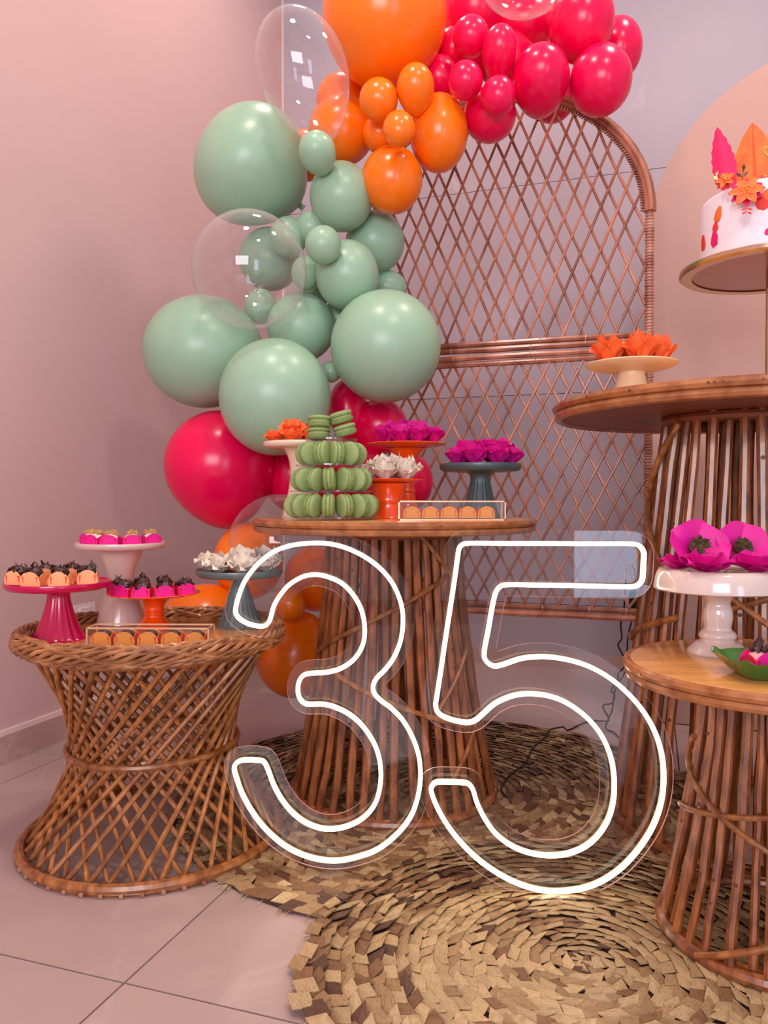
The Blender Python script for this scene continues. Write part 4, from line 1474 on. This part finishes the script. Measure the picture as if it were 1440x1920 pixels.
def lily(u, v, Y, R_, m, m2, nrm, npet=6):
    c = local_cake(u, v, Y)
    n_ = Vector(nrm).normalized()
    s1 = n_.cross(Vector((0, 0, 1))).normalized()
    s2 = s1.cross(n_).normalized()
    for ly, (mm, rr, off, dep) in enumerate(((m2, R_ * 0.95, 0.5, -0.006), (m, R_, 0.0, 0.0))):
        if mm is None:
            continue
        for k in range(npet):
            a = 2 * PI * (k + off) / npet
            d = s1 * math.cos(a) + s2 * math.sin(a)
            e = n_.cross(d)
            vs = []
            for i in range(6):
                t = i / 5
                w = rr * 0.30 * math.sin(PI * (0.15 + 0.82 * t)) ** 0.9
                for s in (-1, 0, 1):
                    vs.append(c + d * (rr * t) + e * (s * w) + n_ * (dep + 0.010 * t - 0.010 * t * t - (0.003 if s == 0 else 0)))
            q = len(vs)
            vs += [p - n_ * 0.0016 for p in vs]
            fs = []
            for i in range(5):
                for s in (0, 1):
                    f = (i * 3 + s, i * 3 + s + 1, i * 3 + s + 4, i * 3 + s + 3)
                    fs += [f, tuple(q + x for x in reversed(f))]
                for s in (0, 2):
                    fs.append((i * 3 + s, i * 3 + s + 3, q + i * 3 + s + 3, q + i * 3 + s))
            fs.append((15, 16, q + 16, q + 15))
            fs.append((16, 17, q + 17, q + 16))
            mb = MB()
            mb.add(vs, fs)
            mb.build('flower_petal', mm, ck, True, 60)
    st = MB()
    r = random.Random(int(u))
    for k in range(9):
        e = c + n_ * 0.014 + s1 * r.uniform(-.010, .010) + s2 * r.uniform(-.010, .010)
        st.tube([c, e], [0.0008, 0.0016], 5)
    st.build('stamens', 'gold_leaf', ck)


lily(1400, 357, 1.955, 0.042, 'sugar_orange', 'sugar_pink', VIEW + Vector((0, 0, 0.35)))
lily(1360, 337, 2.01, 0.026, 'sugar_orange', 'sugar_red', VIEW + Vector((-0.3, 0, 0.5)), 5)
lily(1436, 338, 2.03, 0.024, 'sugar_pink', None, VIEW + Vector((0.2, 0, 0.6)), 5)


def sprig(pts, leaves, m, Y):
    st = MB()
    st.tube([local_cake(u, v, Y) for u, v in pts], 0.0011, 5)
    for (u, v, du, dv, w) in leaves:
        a, b = local_cake(u, v, Y), local_cake(u + du, v + dv, Y)
        mid = (a + b) / 2 + VIEW * 0.002
        e = (b - a).cross(VIEW).normalized() * w
        st.add([a, mid + e, b, mid - e, mid - VIEW * 0.003], [(0, 1, 2, 3), (0, 4, 1), (1, 4, 2), (2, 4, 3), (3, 4, 0)])
    st.build('leaf_sprig', m, ck)


sprig([(1392, 338), (1393, 322), (1394, 310)], [(1394, 322, 1, -15, 0.005), (1392, 332, -13, -7, 0.0045), (1394, 332, 9, -12, 0.0045)], 'dark_leaf', 2.02)
sprig([(1399, 382), (1400, 392), (1397, 400)], [(1399, 385, 8, 1, 0.003), (1400, 391, 13, 3, 0.0028), (1400, 397, 11, 5, 0.0028), (1399, 391, -9, 4, 0.0028), (1398, 397, -8, 6, 0.0028)], 'sugar_red', 1.917)
sprig([(1352, 350), (1346, 338), (1342, 325)], [(1346, 338, -8, -8, 0.004), (1344, 330, 2, -10, 0.004), (1349, 345, -8, 0, 0.004)], 'gold_leaf', 2.03)
hp = []
for k in range(28):
    t = 2 * PI * k / 28
    hp.append(local_cake(1441, 283, 2.05) + SIDE * (0.0125 * math.sin(t) ** 3) + Vector((0, 0, 0.0009 * (13 * math.cos(t) - 5 * math.cos(2 * t) - 2 * math.cos(3 * t) - math.cos(4 * t)))))
heart = MB().tube(hp, 0.0024, 6, True)
heart.tube([local_cake(1441, 296, 2.05), local_cake(1442, 360, 2.05)], 0.0012, 5)
heart.build('gold_heart_pick', 'gold_leaf', ck)

# ------------------------------------------------------------------ on the low table
ZL = 0.5562
_, zp = stand('glossy off-white pedestal stand with turned baluster stem on the low table', 0.700, 1.652, ZL, 0.128, 0.178,
              [(0.060, 0), (0.059, 0.05), (0.044, 0.17), (0.034, 0.21), (0.038, 0.28), (0.034, 0.34), (0.027, 0.40), (0.030, 0.56), (0.029, 0.68), (0.025, 0.80), (0.032, 0.92), (0.032, 1.0)],
              'ceramic_white', 0.046, dish=0.003, shape='drum')
for k, (dx, dy, sc, tx, hs, pos) in enumerate([(-0.086, -0.006, 0.86, 0.0, 0.8, 'at the outer rim'), (-0.050, -0.060, 1.05, 0.15, 0.85, 'lowest at the front'), (0.048, -0.060, 1.0, 0.15, 0.85, 'low beyond the front one'),
                                               (-0.048, 0.000, 1.30, 0.95, 1.0, 'tallest, open with dark centre'), (0.048, 0.010, 1.22, 0.90, 1.0, 'open with dark centre beside the tallest')]):
    flower('fuchsia paper flower %s on the off-white stand' % pos, 'fuchsia flowers on the off-white stand', (0.700 + dx, 1.652 + dy, zp + 0.002 + (0.030 if tx > 0.5 else 0)), 'fuchsia', 'seed_truffle', sc, (tx, 0), hs)

gd = thing('leaf_dish', 'glossy green square dish with wavy flared rim on the low table', 'dish', (0.712, 1.437, ZL), 0.0)


def sq(a, hw, hd, p=0.34):
    c, s = math.cos(a), math.sin(a)
    return hw * math.copysign(abs(c) ** p, c), hd * math.copysign(abs(s) ** p, s)


n = 80
rings = []
for (hw, hd, z, wav) in ((0.058, 0.040, 0.0, 0), (0.064, 0.046, 0.004, 0), (0.078, 0.060, 0.018, 0.3), (0.092, 0.074, 0.032, 1.0), (0.094, 0.076, 0.034, 1.0), (0.090, 0.072, 0.0335, 1.0), (0.074, 0.056, 0.018, 0.3), (0.060, 0.042, 0.006, 0)):
    row = []
    for k in range(n):
        a = 2 * PI * k / n
        x, y = sq(a, hw, hd)
        corner = (abs(x) / hw * abs(y) / hd) ** 3
        row.append((x, y, z + wav * (0.0030 * math.cos(8 * a) + 0.012 * corner)))
    rings.append(row)
mb = MB()
vs = [p for row in rings for p in row]
fs = []
for i in range(len(rings) - 1):
    for k in range(n):
        k2 = (k + 1) % n
        fs.append((i * n + k, i * n + k2, (i + 1) * n + k2, (i + 1) * n + k))
fs.append(tuple(range(n - 1, -1, -1)))
fs.append(tuple((len(rings) - 1) * n + k for k in range(n)))
mb.add(vs, fs)
mb.build('dish_body', 'ceramic_leaf', gd, True, 50)
truffle('pink truffle with chocolate star swirl at the visible end of the green dish', 'truffles in the green dish', (0.682, 1.430, ZL + 0.010), 0.22, 'paper_magenta', 'paper_rose', 'truffle_pink', 'swirl', 1.02)
truffle('pink truffle beside the swirled one, cut by the picture edge in the green dish', 'truffles in the green dish', (0.738, 1.445, ZL + 0.008), -0.25, 'paper_magenta', 'paper_rose', 'truffle_pink', 'swirl', 1.0)
